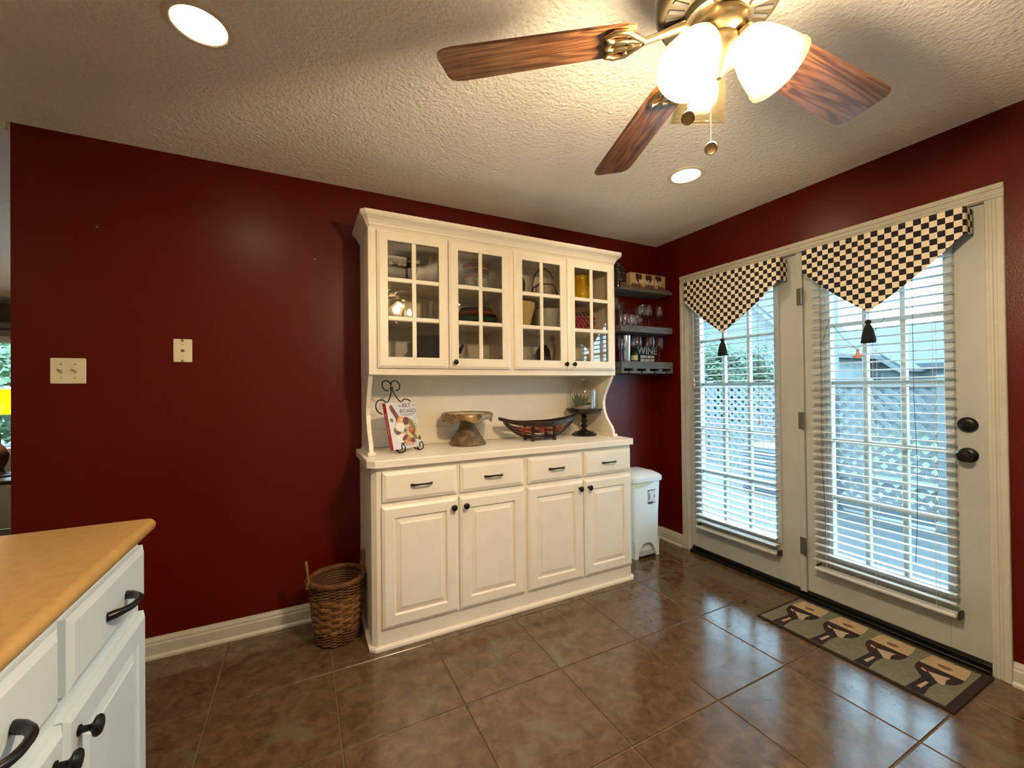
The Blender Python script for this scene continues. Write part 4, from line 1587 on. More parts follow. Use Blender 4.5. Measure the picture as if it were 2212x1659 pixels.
solid('glass_dish', MB().shell([(.07, 0), (.09, .03), (.118, .085)], .003, 28, (-1.668, -.165, S0)), 'crystal', 'wide clear glass dish on the cabinet floor below the plates', 'dish', smooth=50, base=(-1.668, -.165, S0))
ut = thing('black_utensil', 'black kitchen utensil standing beside the clear glass dish', 'utensil', (-1.842, -.19, S0))
part('handle', MB().tube([(0, 0, .001), (.004, 0, .08), (.012, 0, .12)], .006, 8), 'ceramic_black', ut, 60, world=False)
part('blade', MB().prism([(.004, .11), (.030, .115), (.050, .165), (.040, .178), (.020, .150)], 'y', -.002, .002), 'ceramic_black', ut, world=False)
part('blade', MB().prism([(.000, .11), (.014, .11), (.012, .190), (.000, .196)], 'y', .004, .007), 'ceramic_black', ut, world=False)
# door 3
sk = thing('round_skillet', 'dark round skillet standing on edge on the top shelf', 'skillet', (-1.420, -.120, S2))
part('pan', MB().shell([(.062, 0), (.072, .006), (.080, .026)], .003, 32, M=TR(0, 0, .081) @ RX(PI / 2 + .18)), 'iron', sk, 45, world=False)
wbk = thing('wire_basket', 'dark wire basket with tall hoop handle on the top shelf', 'basket', (-1.205, -.150, S2))
part('hoop_handle', MB().tube([(-.088, 0, .02), (-.084, 0, .10), (-.062, 0, .165), (-.025, 0, .205), (.015, 0, .212), (.055, 0, .190), (.078, 0, .15)], .0042, 8), 'iron', wbk, 60, world=False)
part('wire_frame', MB().tube([(-.115, -.06, .055), (-.06, -.06, .090), (.045, -.06, .092), (.075, -.06, .030)], .005, 8).tube([(-.088, 0, .02), (-.115, -.06, .055)], .004, 8).tube([(-.09, -.05, .004), (.08, -.05, .004), (.08, .06, .004), (-.09, .06, .004)], .004, 8, closed=True).tube([(.075, -.06, .03), (.08, -.05, .004)], .004, 8), 'iron', wbk, 60, world=False)
for x in (-1.222, -1.088):
    c = thing('white_cup', 'small white tapered cup on the top shelf by the wire basket', 'cup', (x, -.14, S2), group='white cups in the cabinet')
    part('cup_body', MB().shell([(.022, 0), (.026, .01), (.036, .088)], .003, 20), 'ceramic_white', c, 45, world=False)
    part('handle', MB().tube([(.030, 0, .07), (.050, 0, .062), (.048, 0, .030), (.027, 0, .024)], .004, 8), 'ceramic_white', c, 60, world=False)
solid('mixing_bowl', MB().shell([(.060, 0), (.070, .010), (.100, .120), (.106, .145), (.106, .165)], .006, 36, (-1.402, -.168, S1)), 'ceramic_cream', 'cream yellow mixing bowl on the middle shelf', 'bowl', smooth=40, base=(-1.402, -.168, S1))
solid('mixing_bowl', MB().shell([(.050, 0), (.074, .012), (.094, .070), (.098, .138)], .006, 36, (-1.180, -.158, S1)), 'ceramic_grey', 'off-white deep bowl next to the cream yellow bowl', 'bowl', smooth=40, base=(-1.180, -.158, S1))
for k, (x, y) in enumerate(((-1.445, -.20), (-1.395, -.17), (-1.345, -.21), (-1.295, -.17), (-1.480, -.13), (-1.250, -.22))):
    tumbler(x, y, S0, .022, .105, 'narrow clear tumbler on the cabinet floor below the mixing bowls', 'tumblers on the cabinet floor')
gd = thing('gourd_holder', 'dark glossy gourd ornament with a brown twig handle', 'ornament', (-1.205, -.140, S0))
part('gourd', MB().lathe([(0, 0), (.030, 0), (.046, .030), (.054, .095), (.048, .150), (.026, .190), (0, .198)], 26), 'ceramic_black', gd, 60, world=False)
part('twig', MB().tube([(-.01, -.03, .02), (.045, -.05, .07), (.062, -.05, .15), (.052, -.045, .215), (.070, -.04, .250)], [.005, .006, .006, .005, .003], 8).tube([(.055, -.045, .20), (.030, -.045, .250)], .004, 6).tube([(.054, -.045, .20), (.050, -.045, .256)], .004, 6), 'straw_brown', gd, 60, world=False)
# door 4
pt = thing('yellow_pitcher', 'glossy yellow ceramic pitcher on the top shelf', 'pitcher', (-.885, -.150, S2))
part('pitcher_body', MB().shell([(.056, 0), (.066, .010), (.074, .060), (.068, .110), (.058, .150), (.062, .178), (.066, .188)], .005, 36, wob=lambda a, r, z: (r * (1 + (.22 * max(0, math.cos(a)) ** 10 * max(0, (z - .13) / .06))), z)), 'ceramic_yellow', pt, 50, world=False)
part('handle', MB().tube([(-.060, 0, .160), (-.092, 0, .165), (-.110, 0, .130), (-.104, 0, .085), (-.082, 0, .045), (-.070, 0, .040)], .007, 10), 'ceramic_cream', pt, 60, world=False)
rb = thing('red_bubble_bowl', 'ruby red glass bowl with round bubble pattern on the middle shelf', 'bowl', (-.905, -.160, S1))
part('bowl_body', MB().shell([(.050, 0), (.080, .010), (.092, .050), (.094, .108)], .005, 36), 'ceramic_red', rb, 45, world=False)
bb = MB()
for j in range(4):
    for k in range(22):
        a = 2 * PI * (k + .5 * (j % 2)) / 22
        r = (.084, .091, .0935, .0945)[j]
        bb.ball((r * math.cos(a), r * math.sin(a), .022 + .024 * j), .0118, 6)
tag(part('bubble_pattern', bb, 'ceramic_red', rb, 70, world=False), kind='stuff')
solid('copper_dish', MB().shell([(.040, 0), (.070, .016), (.090, .050)], .003, 28, (0, 0, 0), M=TR(-.915, -.155, S1 + .105) @ RY(.32)), 'copper_dish', 'copper coloured dish tilted in the red bubble bowl', 'dish', smooth=45, base=(-.915, -.155, S1 + .105))
solid('sea_shell', MB().ball((-.790, -.215, S1 + .018), .018, 12, (1.5, 1, 1)).ball((-.806, -.215, S1 + .026), .010, 10), 'food_orange', 'small tan shell beside the red bubble bowl', 'shell', smooth=70, base=(-.790, -.215, S1))
for k, (x, y) in enumerate(((-1.065, -.21), (-1.02, -.17), (-.975, -.22), (-.93, -.17))):
    tumbler(x, y, S0, .024, .10, 'narrow clear tumbler on the cabinet floor below the ruby bowl', 'tumblers below the ruby bowl')

# ================================================================== wall shelves
SX0, SX1, SY = -.580, -.055, -.210


def wall_shelf(label, z0, z1, loc):
    r = thing('wall_shelf', label, 'shelf', loc)
    part('board', MB().box(SX0, SX1, SY + .016, -.001, z0, z1, .002), 'shelf_wood', r)
    part('front_board', MB().box(SX0, SX1, SY, SY + .0155, z0 - .001, z1 + .001, .002), 'shelf_wood', r)
    return r


w1 = wall_shelf('weathered grey shelf with wine glass slots hung below', 1.402, 1.453, (-.32, -.10, 1.402))
for k in range(5):
    c = SX0 + .004 + (SX1 - SX0 - .008) * k / 4
    a, b = max(c - .058, SX0), min(c + .058, SX1)
    s0, s1 = max(c - .020, SX0), min(c + .020, SX1)
    part('glass_rail', MB().box(a, b, SY, -.001, 1.366, 1.383, .0015).box(s0, s1, SY + .001, -.001, 1.3831, 1.4008), 'shelf_wood', w1)
w2 = wall_shelf('weathered grey middle shelf crowded with clear wine glasses', 1.676, 1.723, (-.32, -.10, 1.676))
w3 = wall_shelf('dark top shelf with scalloped wooden bottle rail', 1.984, 2.006, (-.32, -.10, 1.984))
poly = [(SX0 + .01, 2.0075)]
top = 2.040
n = 60
up_ = []
for k in range(n + 1):
    x = SX0 + .01 + (SX1 - .03 - SX0 - .01) * k / n
    zz = top
    for c in (-.49, -.345, -.215, -.105):
        dd = abs(x - c)
        if dd < .030:
            zz = min(zz, top - math.sqrt(max(.030 ** 2 - dd ** 2, 0)) * .75)
    up_.append((x, zz))
poly = [(SX0 + .01, 2.0075), (SX1 - .03, 2.0075)] + up_[::-1]
part('bottle_rail', MB().prism(poly, 'y', SY + .004, SY + .020), 'rack_wood', w3)

# things on the shelves
va = thing('beaded_vase', 'tall black beaded vase partly behind the hutch crown', 'vase', (-.525, -.120, 2.0062))
part('vase_body', MB().lathe([(0, 0), (.040, 0), (.044, .02), (.046, .10), (.044, .15), (.034, .178), (.036, .190), (0, .190)], 28), 'bead_black', va, 45, world=False)
bd = MB()
for j in range(11):
    for k in range(18):
        a = 2 * PI * (k + .5 * (j % 2)) / 18
        bd.ball((.0455 * math.cos(a), .0455 * math.sin(a), .014 + .0145 * j), .0068, 6)
tag(part('beading', bd, 'bead_black', va, 70, world=False), kind='stuff')
sg = thing('wine_sign', 'wooden block sign lettered wine a bit with maroon glasses', 'sign', (-.270, -.150, 2.0062), -.02)
part('block', MB().box(-.178, .178, -.024, .024, 0, .128, .0015), 'sign_wood', sg, world=False)
FS = TR(0, -.0242, 0) @ RX(PI / 2)
for x in (-.095, .005, .105):
    gp = [(-.030, .120), (.030, .120), (.031, .100), (.026, .078), (.012, .064), (.003, .060), (.002, .010), (-.002, .010), (-.003, .060), (-.012, .064), (-.026, .078), (-.031, .100)]
    part('painted_glass', MB().prism([(x + a, b) for a, b in gp], 'z', 0, .0008, M=FS), 'sign_maroon', sg, world=False)
lettering('lettering', 'wine a bit', .062, 'sign_white', sg, FS @ TR(.012, .072, .0010), shear=.25, spacing=.95)


def wine_glass(x, y, z, h, r, label, group):
    p = [(0, 0), (r * .86, 0), (r * .80, .0025), (.006, .006), (.0035, .014), (.0032, h * .42), (.006, h * .455), (r * .62, h * .52), (r * .96, h * .63), (r, h * .72), (r * .93, h * .86), (r * .78, h)]
    q = [(a - .0014, b) for a, b in p[:6:-1]] + [(.0008, h * .47)]
    root = thing('wine_glass', label, 'glass', (x, y, z), group=group)
    part('bowl', MB().lathe([(.0035, h * .43)] + p[6:] + q, 24), 'crystal', root, 60, world=False)
    part('stem', MB().lathe(p[:6] + [(0, h * .425)], 20), 'crystal', root, 60, world=False)
    return root


GS2 = 1.7242
for (x, y, h, r) in ((-.095, -.115, .185, .036), (-.180, -.055, .185, .036), (-.215, -.120, .185, .035), (-.265, -.065, .180, .034), (-.300, -.135, .178, .034)):
    wine_glass(x, y, GS2, h, r, 'wine glass standing apart at the door wall end of the middle shelf' if x > -.1 else 'clear stemmed wine glass in the cluster on the middle shelf', 'wine glasses on the middle shelf')
for (x, y) in ((-.362, -.140), (-.425, -.150), (-.485, -.150), (-.345, -.072)):
    solid('stemless_glass', MB().shell([(.020, 0), (.030, .012), (.036, .045), (.032, .088)], .0016, 20, (x, y, GS2)), 'crystal', 'round stemless glass on the weathered middle shelf', 'glass', 'stemless glasses on the middle shelf', smooth=60, base=(x, y, GS2))
wine_glass(-.520, -.085, GS2, .235, .043, 'tall large goblet at the hutch end of the middle shelf', None)
solid('glass_vase', MB().shell([(.034, 0), (.036, .10), (.040, .20)], .002, 24, (-.435, -.045, GS2)), 'crystal_tint', 'smoky straight glass vase on the weathered middle shelf', 'vase', smooth=50, base=(-.435, -.045, GS2))
GS1 = 1.4542
for x, y, lb in ((-.105, -.120, 'large wine glass at the door wall end of the bottom shelf'), (-.222, -.140, 'large wine glass standing before the WINE block'), (-.352, -.130, 'large wine glass standing before the green bottle')):
    wine_glass(x, y, GS1, .205, .043, lb, 'wine glasses on the bottom shelf')
wine_glass(-.520, -.150, GS1, .17, .036, 'small wine glass beside the steel tumbler', None)
solid('steel_tumbler', MB().shell([(.027, 0), (.029, .01), (.034, .20)], .0018, 28, (-.455, -.125, GS1)), 'steel', 'tall polished steel tumbler on the weathered bottom shelf', 'tumbler', smooth=50, base=(-.455, -.125, GS1))
solid('printed_card', MB().box(-.435, -.375, -.050, -.046, GS1, GS1 + .19, M=TR(0, 0, 0)), 'blue_card', 'blue and white card standing behind the steel tumbler', 'card', base=(-.405, -.048, GS1))
gb = thing('green_bottle', 'small dark green bottle behind a large wine glass', 'bottle', (-.315, -.060, GS1))
part('bottle_body', MB().lathe([(0, 0), (.026, 0), (.027, .004), (.027, .070), (.020, .090), (.009, .104), (.009, .128), (0, .128)], 22), 'green_glass_dark', gb, 45, world=False)
part('bottle_label', MB().lathe([(.0272, .020), (.0276, .020), (.0276, .058), (.0272, .058)], 22, closed=True), 'food_straw', gb, 45, world=False)
wg = thing('wine_block', 'black block lettered WINE in pale capitals', 'sign', (-.190, -.060, GS1))
part('block', MB().box(-.082, .082, -.014, .014, 0, .135, .001), 'sign_black', wg, world=False)
FS = TR(0, -.0142, 0) @ RX(PI / 2)
lettering('lettering', 'WINE', .082, 'sign_grey', wg, FS @ TR(0, .096, .0005))
bars = MB()
for (a, b, z) in ((-.072, -.022, .050), (-.016, -.004, .050), (.002, .034, .050), (.038, .074, .050), (-.072, -.034, .022), (-.028, .028, .022), (.034, .074, .022)):
    bars.box(a, b, -.0152, -.0138, z - .010, z + .010)
part('small_print', bars, 'sign_grey', wg, world=False)

# ================================================================== waste bin
bn = thing('waste_bin', 'white plastic pedal bin standing between hutch and door wall', 'bin', (-.388, -.142, 0))


def rr_loop(hw, y0, y1, z, rad, n=5, bow=0.0):
    pts = []
    for cx, cy, a0 in ((hw - rad, y0 + rad, -PI / 2), (hw - rad, y1 - rad, 0), (-hw + rad, y1 - rad, PI / 2), (-hw + rad, y0 + rad, PI)):
        for k in range(n + 1):
            a = a0 + PI / 2 * k / n
            pts.append((cx + rad * math.cos(a), cy + rad * math.sin(a), z))
    return pts


def stack(loops):
    n = len(loops[0])
    vs = [p for l in loops for p in l]
    fs = [tuple(range(n))] + [(k * n + i, (k + 1) * n + i, (k + 1) * n + (i + 1) % n, k * n + (i + 1) % n) for k in range(len(loops) - 1) for i in range(n)]
    fs.append(tuple(range(len(vs) - 1, len(vs) - n - 1, -1)))
    return MB().add(vs, fs)


FYB = -.115   # front of the bin (local)
body = stack([rr_loop(.118, FYB + .008, .100, .130, .022), rr_loop(.124, FYB + .004, .104, .35, .024), rr_loop(.134, FYB - .004, .110, .560, .028)])
part('bin_body', body, 'white_plastic', bn, 40, world=False)
# lower front with arched pedal recess
arch = []
for k in range(15):
    a = PI * k / 14
    arch.append((.082 * math.cos(a), .012 + .098 * math.sin(a)))
poly = [(.117, 0), (.119, .1305), (-.119, .1305), (-.117, 0), (-.090, 0)] + arch[::-1] + [(.090, 0)]
part('foot_arch', MB().prism(poly, 'y', FYB + .009, FYB + .019), 'white_plastic', bn, world=False)
part('foot_side', MB().box(-.117, -.107, FYB + .0192, .098, 0, .1305).box(.107, .117, FYB + .0192, .098, 0, .1305).box(-.1065, .1065, .088, .098, 0, .1305).box(-.1065, .1065, FYB + .045, FYB + .050, .02, .1305), 'white_plastic', bn, world=False)
part('pedal', MB().prism([(-.078, FYB - .004), (.078, FYB - .004), (.084, FYB + .012), (.084, FYB + .044), (-.084, FYB + .044), (-.084, FYB + .012)], 'z', .022, .034), 'grey_plastic', bn, world=False)
part('bin_lid', stack([rr_loop(.143, FYB - .014, .112, .562, .030), rr_loop(.146, FYB - .018, .114, .572, .032), rr_loop(.146, FYB - .018, .114, .594, .032), rr_loop(.136, FYB - .004, .110, .608, .030), rr_loop(.100, FYB + .030, .100, .628, .030), rr_loop(.050, FYB + .070, .060, .636, .030)]), 'white_plastic', bn, 40, world=False)
part('liner_edge', MB().prism([(-.120, .558), (.050, .558), (.038, .548), (.010, .540), (-.030, .533), (-.080, .526), (-.120, .528)], 'y', FYB - .0062, FYB - .0028), 'bag_plastic', bn, world=False)
st = part('sticker', MB().box(-.012, .062, FYB - .0030, FYB + .02, .395, .500), 'sticker_paper', bn, world=False)
st.matrix_local = TR(.012, -.0016, 0)
sm_ = MB().box(-.0118, .0618, FYB - .0036, FYB - .0029, .494, .4995).box(-.0118, -.006, FYB - .0036, FYB - .0029, .480, .4995).box(-.012, .036, FYB - .0036, FYB - .0029, .395, .412)
part('sticker_band', sm_, 'sticker_navy', st, world=False)
part('sticker_print', MB().box(-.010, .008, FYB - .0036, FYB - .0029, .422, .474).box(.026, .032, FYB - .0036, FYB - .0029, .416, .428).box(.042, .058, FYB - .0036, FYB - .0029, .398, .408).box(.044, .058, FYB - .0036, FYB - .0029, .440, .455), 'sticker_grey', st, world=False)

# ================================================================== wicker basket
bs = thing('wicker_basket', 'tall round woven wicker basket with two ear handles beside the hutch', 'basket', (-2.512, -.232, 0))


def b_r(z):
    return .098 + .028 * min(1, z / .30) + .006 * math.sin(PI * min(1, z / .30))


NS = 26
part('lining', MB().lathe([(0, .004), (.090, .004)] + [(b_r(z) - .008, z) for z in (.02, .1, .2, .3)] + [(b_r(.3 - .0065 * k) - .014 + (.0022 if k % 2 else -.0012), .30 - .0065 * k) for k in range(43)] + [(.084, .012), (0, .012)], 40), 'wicker_inside', bs, 50, world=False)
stk = MB()
for k in range(NS):
    a = 2 * PI * k / NS
    stk.tube([((b_r(z) - .002) * math.cos(a), (b_r(z) - .002) * math.sin(a), z) for z in (.004, .08, .16, .24, .30)], .0036, 6)
part('stakes', stk, 'wicker_light', bs, 60, world=False)
zz = .006
row = 0
while zz < .296:
    fine = zz < .065 or zz > .225
    t = .0040 if fine else .0062
    pts = []
    n = NS * 4
    per = 2 if fine else 4
    for k in range(n):
        a = 2 * PI * k / n
        s = k / 4.0
        w = math.sin(2 * PI * (s / per + (row % 2) * .5))
        r = b_r(zz) + .0050 * max(-.9, min(.9, w * 1.5))
        pts.append((r * math.cos(a), r * math.sin(a), zz + t + (0.0012 * math.sin(5 * a + row))))
    mb = MB()
    if fine:
        mb.tube(pts, t, 6, closed=True)
        zz += t * 1.75
    else:
        for q in (0, 1, 2):
            mb.tube([(x, y, z + q * .0052) for x, y, z in pts], .0034, 6, closed=True)
        zz += .0172
    part('weave_row', mb, 'wicker' if fine else 'wicker_light', bs, 60, world=False)
    row += 1
for q in range(5):
    pts = []
    for k in range(96):
        a = 2 * PI * k / 96
        ph = 9 * a + 2 * PI * q / 5
        R = b_r(.3) + .001
        pts.append(((R + .0085 * math.cos(ph)) * math.cos(a), (R + .0085 * math.cos(ph)) * math.sin(a), .309 + .0095 * math.sin(ph)))
    part('braided_rim', MB().tube(pts, .0062, 6, closed=True), 'wicker', bs, 60, world=False)
for a, tilt in ((PI * 1.04, .0), (PI * .06, .0)):
    R = b_r(.3)
    mb = MB()
    pts = []
    for k in range(13):
        u = k / 12
        da = (-.17 + .34 * u)
        hh = .300 + .115 * math.sin(PI * u) ** .7
        rr_ = R + .010 + .008 * math.sin(PI * u)
        pts.append((rr_ * math.cos(a + da), rr_ * math.sin(a + da), hh))
    mb.tube(pts, [.0045 + .0022 * math.sin(PI * k / 12) for k in range(13)], 8)
    h = part('ear_handle', mb, 'wicker_light', bs, 60, world=False)
    if a < 1:
        h.location = (-.010, 0, 0)
    for e in (-.17, .17):
        part('handle_wrap', MB().tube([((R + .013 + .010 * math.cos(t * 1.3)) * math.cos(a + e), (R + .013 + .010 * math.cos(t * 1.3)) * math.sin(a + e), .290 + .030 * t / 12 + .006 * math.sin(t * 1.3)) for t in range(13)], .0022, 6), 'wicker_light', h, 60, world=False)

# ================================================================== peninsula
PX = -3.062


def pen_cabinet(label, y0, y1):
    yc = (y0 + y1) / 2
    r = thing('peninsula_cabinet', label, 'cabinet', (-3.40, yc, 0))
    part('carcass', MB().box(-3.72, PX - .019, y1, y0, .095, .8865), 'white_cabinet', r)
    part('toe_kick', MB().box(-3.70, PX - .085, y1, y0, 0, .0948), 'weather_strip', r)
    w = (y0 - y1)
    Mx = TR(PX, yc, 0) @ RZ(PI / 2)

    def turned(mb):
        mb.v = [tuple(Mx @ Vector(p)) for p in mb.v]
        return mb
    # local x runs along the front (world y), local -y is outward (world +x)
    h = w / 2
    for s in (-1, 1):
        a, b = (-h + .006, -.016) if s < 0 else (.016, h - .006)
        d = part('drawer', turned(slab_front(a, b, .697, .842, .0188, 0.0, .016)), 'white_cabinet', r)
        pull(d, (PX, yc + (a + b) / 2 + .010, .764), .058, '+x', .0080, .038, 2.6)
        a2, b2 = (-h + .001, -.002) if s < 0 else (.002, h - .001)
        dr = part('door', turned(panel_door_frame(a2, b2, .110, .657, .0188, 0.0, .060)), 'white_cabinet', r)
        part('raised_panel', turned(raised_panel(a2, b2, .110, .657, 0.0, .060)), 'white_cabinet', dr)
        knob(dr, PX, yc + (-.044 if s < 0 else .046), .608, '+x', 1.18)
    return r


pen_cabinet('white peninsula cabinet with drawers and paired doors nearest the red wall', -1.034, -1.926)
pen_cabinet('white peninsula cabinet with drawers further from the red wall', -1.932, -2.812)
# countertop with rolled edge
cx0, cx1, cy0, cy1 = -3.77, -3.030, -2.84, -1.058
ct = MB()
rad = .017
loops = []
for k in range(9):
    a = -PI / 2 + PI * k / 8
    off = rad * (1 - math.cos(a))
    z = .905 + rad * math.sin(a) - .0005
    R_ = .022
    pts = []
    for (px, py, a0) in ((cx1 - R_, cy1 - R_, 0), (cx0 + R_, cy1 - R_, PI / 2), (cx0 + R_, cy0 + R_, PI), (cx1 - R_, cy0 + R_, 3 * PI / 2)):
        for j in range(6):
            b = a0 + PI / 2 * j / 5
            q = max(R_ - off, .002)
            pts.append((px + q * math.cos(b) , py + q * math.sin(b), z))
    loops.append(pts)
solid('peninsula_countertop', stack(loops), 'laminate', 'tan laminate countertop with rolled edge on the white peninsula', 'countertop', smooth=50, base=(-3.4, -1.95, .92))

# ================================================================== wall plates and nails
sw = thing('light_switch', 'ivory double toggle switch plate on the red wall', 'switch', (-3.599, 0, 1.367))
part('plate', MB().box(-.059, .059, -.006, -.0005, -.0575, .0575, .004), 'ivory_plastic', sw, world=False)
for x in (-.023, .023):
    part('toggle_slot', MB().box(x - .0055, x + .0055, -.0066, -.0058, -.012, .012), 'ivory_shadow', sw, world=False)
    part('toggle', MB().box(-.004, .004, -.016, .004, -.005, .005, .0015, M=TR(x, -.006, .003) @ RX(-.5)), 'ivory_plastic', sw, world=False)
    for z in (-.030, .030):
        part('screw', MB().lathe([(0, 0), (.003, 0), (.003, .001), (0, .0014)], 12, M=TR(x, -.006, z) @ RX(PI / 2)), 'screw_steel', sw, world=False)
ph = thing('phone_jack', 'ivory telephone wall plate on the red wall', 'wall plate', (-3.189, 0, 1.470))
part('plate', MB().box(-.0375, .0375, -.007, -.0005, -.057, .057, .004), 'ivory_plastic', ph, world=False)
part('jack', MB().box(-.008, .008, -.0085, -.006, -.007, .007, .001), 'ivory_shadow', ph, world=False)
part('jack_hole', MB().box(-.005, .005, -.0088, -.0084, -.004, .003), 'dark_hole', ph, world=False)
for z in (-.0505, .0505):
    part('mounting_stud', MB().lathe([(0, 0), (.0055, 0), (.0055, .003), (.003, .005), (0, .0055)], 14, M=TR(0, -.007, z) @ RX(PI / 2)), 'screw_steel', ph, 50, world=False)
for z in (-.028, .030):
    part('screw', MB().lathe([(0, 0), (.002, 0), (.002, .0008), (0, .001)], 10, M=TR(0, -.007, z) @ RX(PI / 2)), 'screw_steel', ph, world=False)
for x, z, r, lb in ((-3.499, 2.027, .0045, 'bare picture hook screwed high into the red wall above the switch'), (-2.599, 1.996, .0038, 'small nail left in the red wall beside the hutch')):
    solid('wall_nail', MB().lathe([(0, 0), (r * .4, 0), (r * .4, .010), (r, .011), (r, .013), (0, .0145)], 12, M=TR(x, 0, z) @ RX(PI / 2)), 'screw_steel', lb, 'nail', smooth=50, base=(x, 0, z))

# ================================================================== door mat
mtx0, mtx1, mty0, mty1 = -.447, -.030, -1.888, -1.112
dm = thing('door_mat', 'woven door mat with four wine goblets and dark brown border', 'mat', ((mtx0 + mtx1) / 2, (mty0 + mty1) / 2, 0))
part('border', MB().box(mtx0, mtx1, mty0, mty1, .0008, .0075, .002), 'mat_border', dm)
part('field', MB().box(mtx0 + .016, mtx1 - .026, mty0 + .030, mty1 - .014, .0070, .0088, .0008), 'mat_field', dm)
L_ = (mty1 - .014) - (mty0 + .030)
for k in range(4):
    yc = mty1 - .014 - L_ * (k + .5) / 4
    xr = mtx1 - .026

    def pp(poly, name, mm, h):
        part(name, MB().prism([(xr - v, yc - u * .88) for u, v in poly], 'z', .0088, .0088 + h), mm, dm)
    pp([(-.070, .012), (.070, .012), (.078, .050), (.082, .118), (-.082, .118), (-.078, .050)], 'goblet_top', 'mat_cream', .0006)
    pp([(-.082, .118), (.082, .118), (.083, .150), (.074, .185), (.050, .215), (.026, .240), (.022, .290), (.030, .374), (-.034, .374), (-.028, .290), (-.026, .240), (-.050, .215), (-.074, .185), (-.083, .150)], 'goblet_wine', 'mat_wine', .0006)
    pp([(-.030, .172), (.046, .150), (.040, .178), (.050, .225), (.030, .232)], 'goblet_label', 'mat_label', .0010)
    pp([(-.058, .160), (-.034, .170), (-.030, .182), (-.052, .178)], 'goblet_glint', 'mat_label', .0010)
    pp([(-.004, .262), (.008, .262), (.006, .330), (-.010, .330)], 'goblet_glint', 'mat_label', .0010)
    pp([(-.030, .068), (.012, .060), (.030, .078), (.004, .092), (-.020, .088)], 'goblet_crest', 'mat_brown', .0010)

# ================================================================== living room beyond the wall end
LX0, LX1, LY = -7.2, -2.6, 3.05
solid('floor', MB().box(LX0, LX1, 0.0, LY, -.12, -.002), 'sofa_fabric', kind='structure')
wx0, wx1, wz0, wz1 = -5.75, -4.75, .75, 1.74
solid('wall_living_back', MB().box(LX0, wx0, LY, LY + .12, 0, 2.12).box(wx1, LX1, LY, LY + .12, 0, 2.12).box(wx0, wx1, LY, LY + .12, 0, wz0).box(wx0, wx1, LY, LY + .12, wz1, 2.12), 'living_wall', kind='structure')
solid('wall_living_left', MB().box(LX0 - .12, LX0, 0, LY + .12, 0, 3.7), 'living_wall', kind='structure')
solid('wall_living_right', MB().box(LX1, LX1 + .12, .12, LY + .12, 0, 3.7), 'living_wall', kind='structure')
solid('wall_living_header', MB().box(LX0 - .12, LX1 + .12, .0, .12, CEIL + .162, 3.7).box(LX0 - .12, KX0 - .12, .0, .12, 0, CEIL + .162), 'living_wall', kind='structure')
solid('ceiling_living', MB().prism([(0, 3.45), (LY + .12, 2.115), (LY + .12, 2.25), (0, 3.60)], 'x', LX0 - .12, LX1 + .12), 'ceiling_texture', kind='structure')
solid('trim_3', MB().box(LX0, LX1, LY - .07, LY - .001, 1.93, 2.10, .01), 'dark_cornice', kind='structure')
solid('trim_4', MB().box(KX0, -3.782, -.03, -.0005, 2.395, CEIL - .0005, .004), 'trim_paint', kind='structure')
wn = tag(link('window_1', None, None, ((wx0 + wx1) / 2, LY, wz0)), kind='structure')
fr = MB()
for a, b, c, d in ((wx0 - .06, wx0, wz0 - .06, wz1 + .06), (wx1, wx1 + .06, wz0 - .06, wz1 + .06), (wx0, wx1, wz0 - .06, wz0), (wx0, wx1, wz1, wz1 + .06)):
    fr.box(a, b, LY - .015, LY - .0005, c, d, .003)
fr.box(wx0, wx1, LY + .03, LY + .05, 1.22, 1.25)
part('window_frame', fr, 'window_white', wn)
part('pane', MB().box(wx0 + .001, wx1 - .001, LY + .055, LY + .059, wz0 + .001, wz1 - .001), 'pane_glass', wn)
part('curtain_rod', MB().tube([(wx0 - .15, LY - .06, 1.86), (wx1 + .15, LY - .06, 1.86)], .010, 10), 'iron', wn, 50)
lt = thing('side_table', 'dark side table under the yellow shaded lamp', 'table', (-4.72, 2.05, 0))
part('table_top', MB().box(-.24, .24, -.24, .24, .60, .63, .004), 'lamp_body', lt, world=False)
for sx in (-1, 1):
    for sy in (-1, 1):
        part('leg', MB().box(sx * .21 - .02, sx * .21 + .02, sy * .21 - .02, sy * .21 + .02, 0, .5995), 'lamp_body', lt, world=False)
lm = thing('table_lamp', 'table lamp with mustard yellow shade in the living room', 'lamp', (-4.74, 2.05, .6302))
part('lamp_base', MB().lathe([(0, 0), (.080, 0), (.082, .012), (.040, .030), (.026, .060), (.048, .110), (.055, .170), (.030, .230), (.012, .250), (.012, .330), (0, .330)], 28), 'lamp_body', lm, 45, world=False)
part('lamp_shade', MB().lathe([(.130, .478), (.105, .668), (.103, .668), (.128, .478)], 32, closed=True), 'yellow_shade', lm, 50, world=False)
part('bulb', MB().lathe([(0, .36), (.02, .37), (.030, .41), (.02, .445), (0, .45)], 16, (0, 0, .12)), 'table_bulb', lm, 60, world=False)
sf = thing('sofa', 'brown upholstered sofa back beside the yellow lamp', 'sofa', (-5.1, 1.35, 0))
part('sofa_seat', MB().box(-.9, .45, -.40, .40, .08, .45, .05), 'sofa_fabric', sf, world=False)
part('sofa_back', MB().box(-.9, .45, -.42, -.22, .30, .90, .06), 'sofa_fabric', sf, world=False)
for x in (-.82, .37):
    part('sofa_arm', MB().box(x - .09, x + .09, -.41, .41, .082, .64, .05), 'sofa_fabric', sf, world=False)
    for y in (-.33, .33):
        part('foot', MB().box(x - .03, x + .03, y - .03, y + .03, 0, .0815), 'lamp_body', sf, world=False)

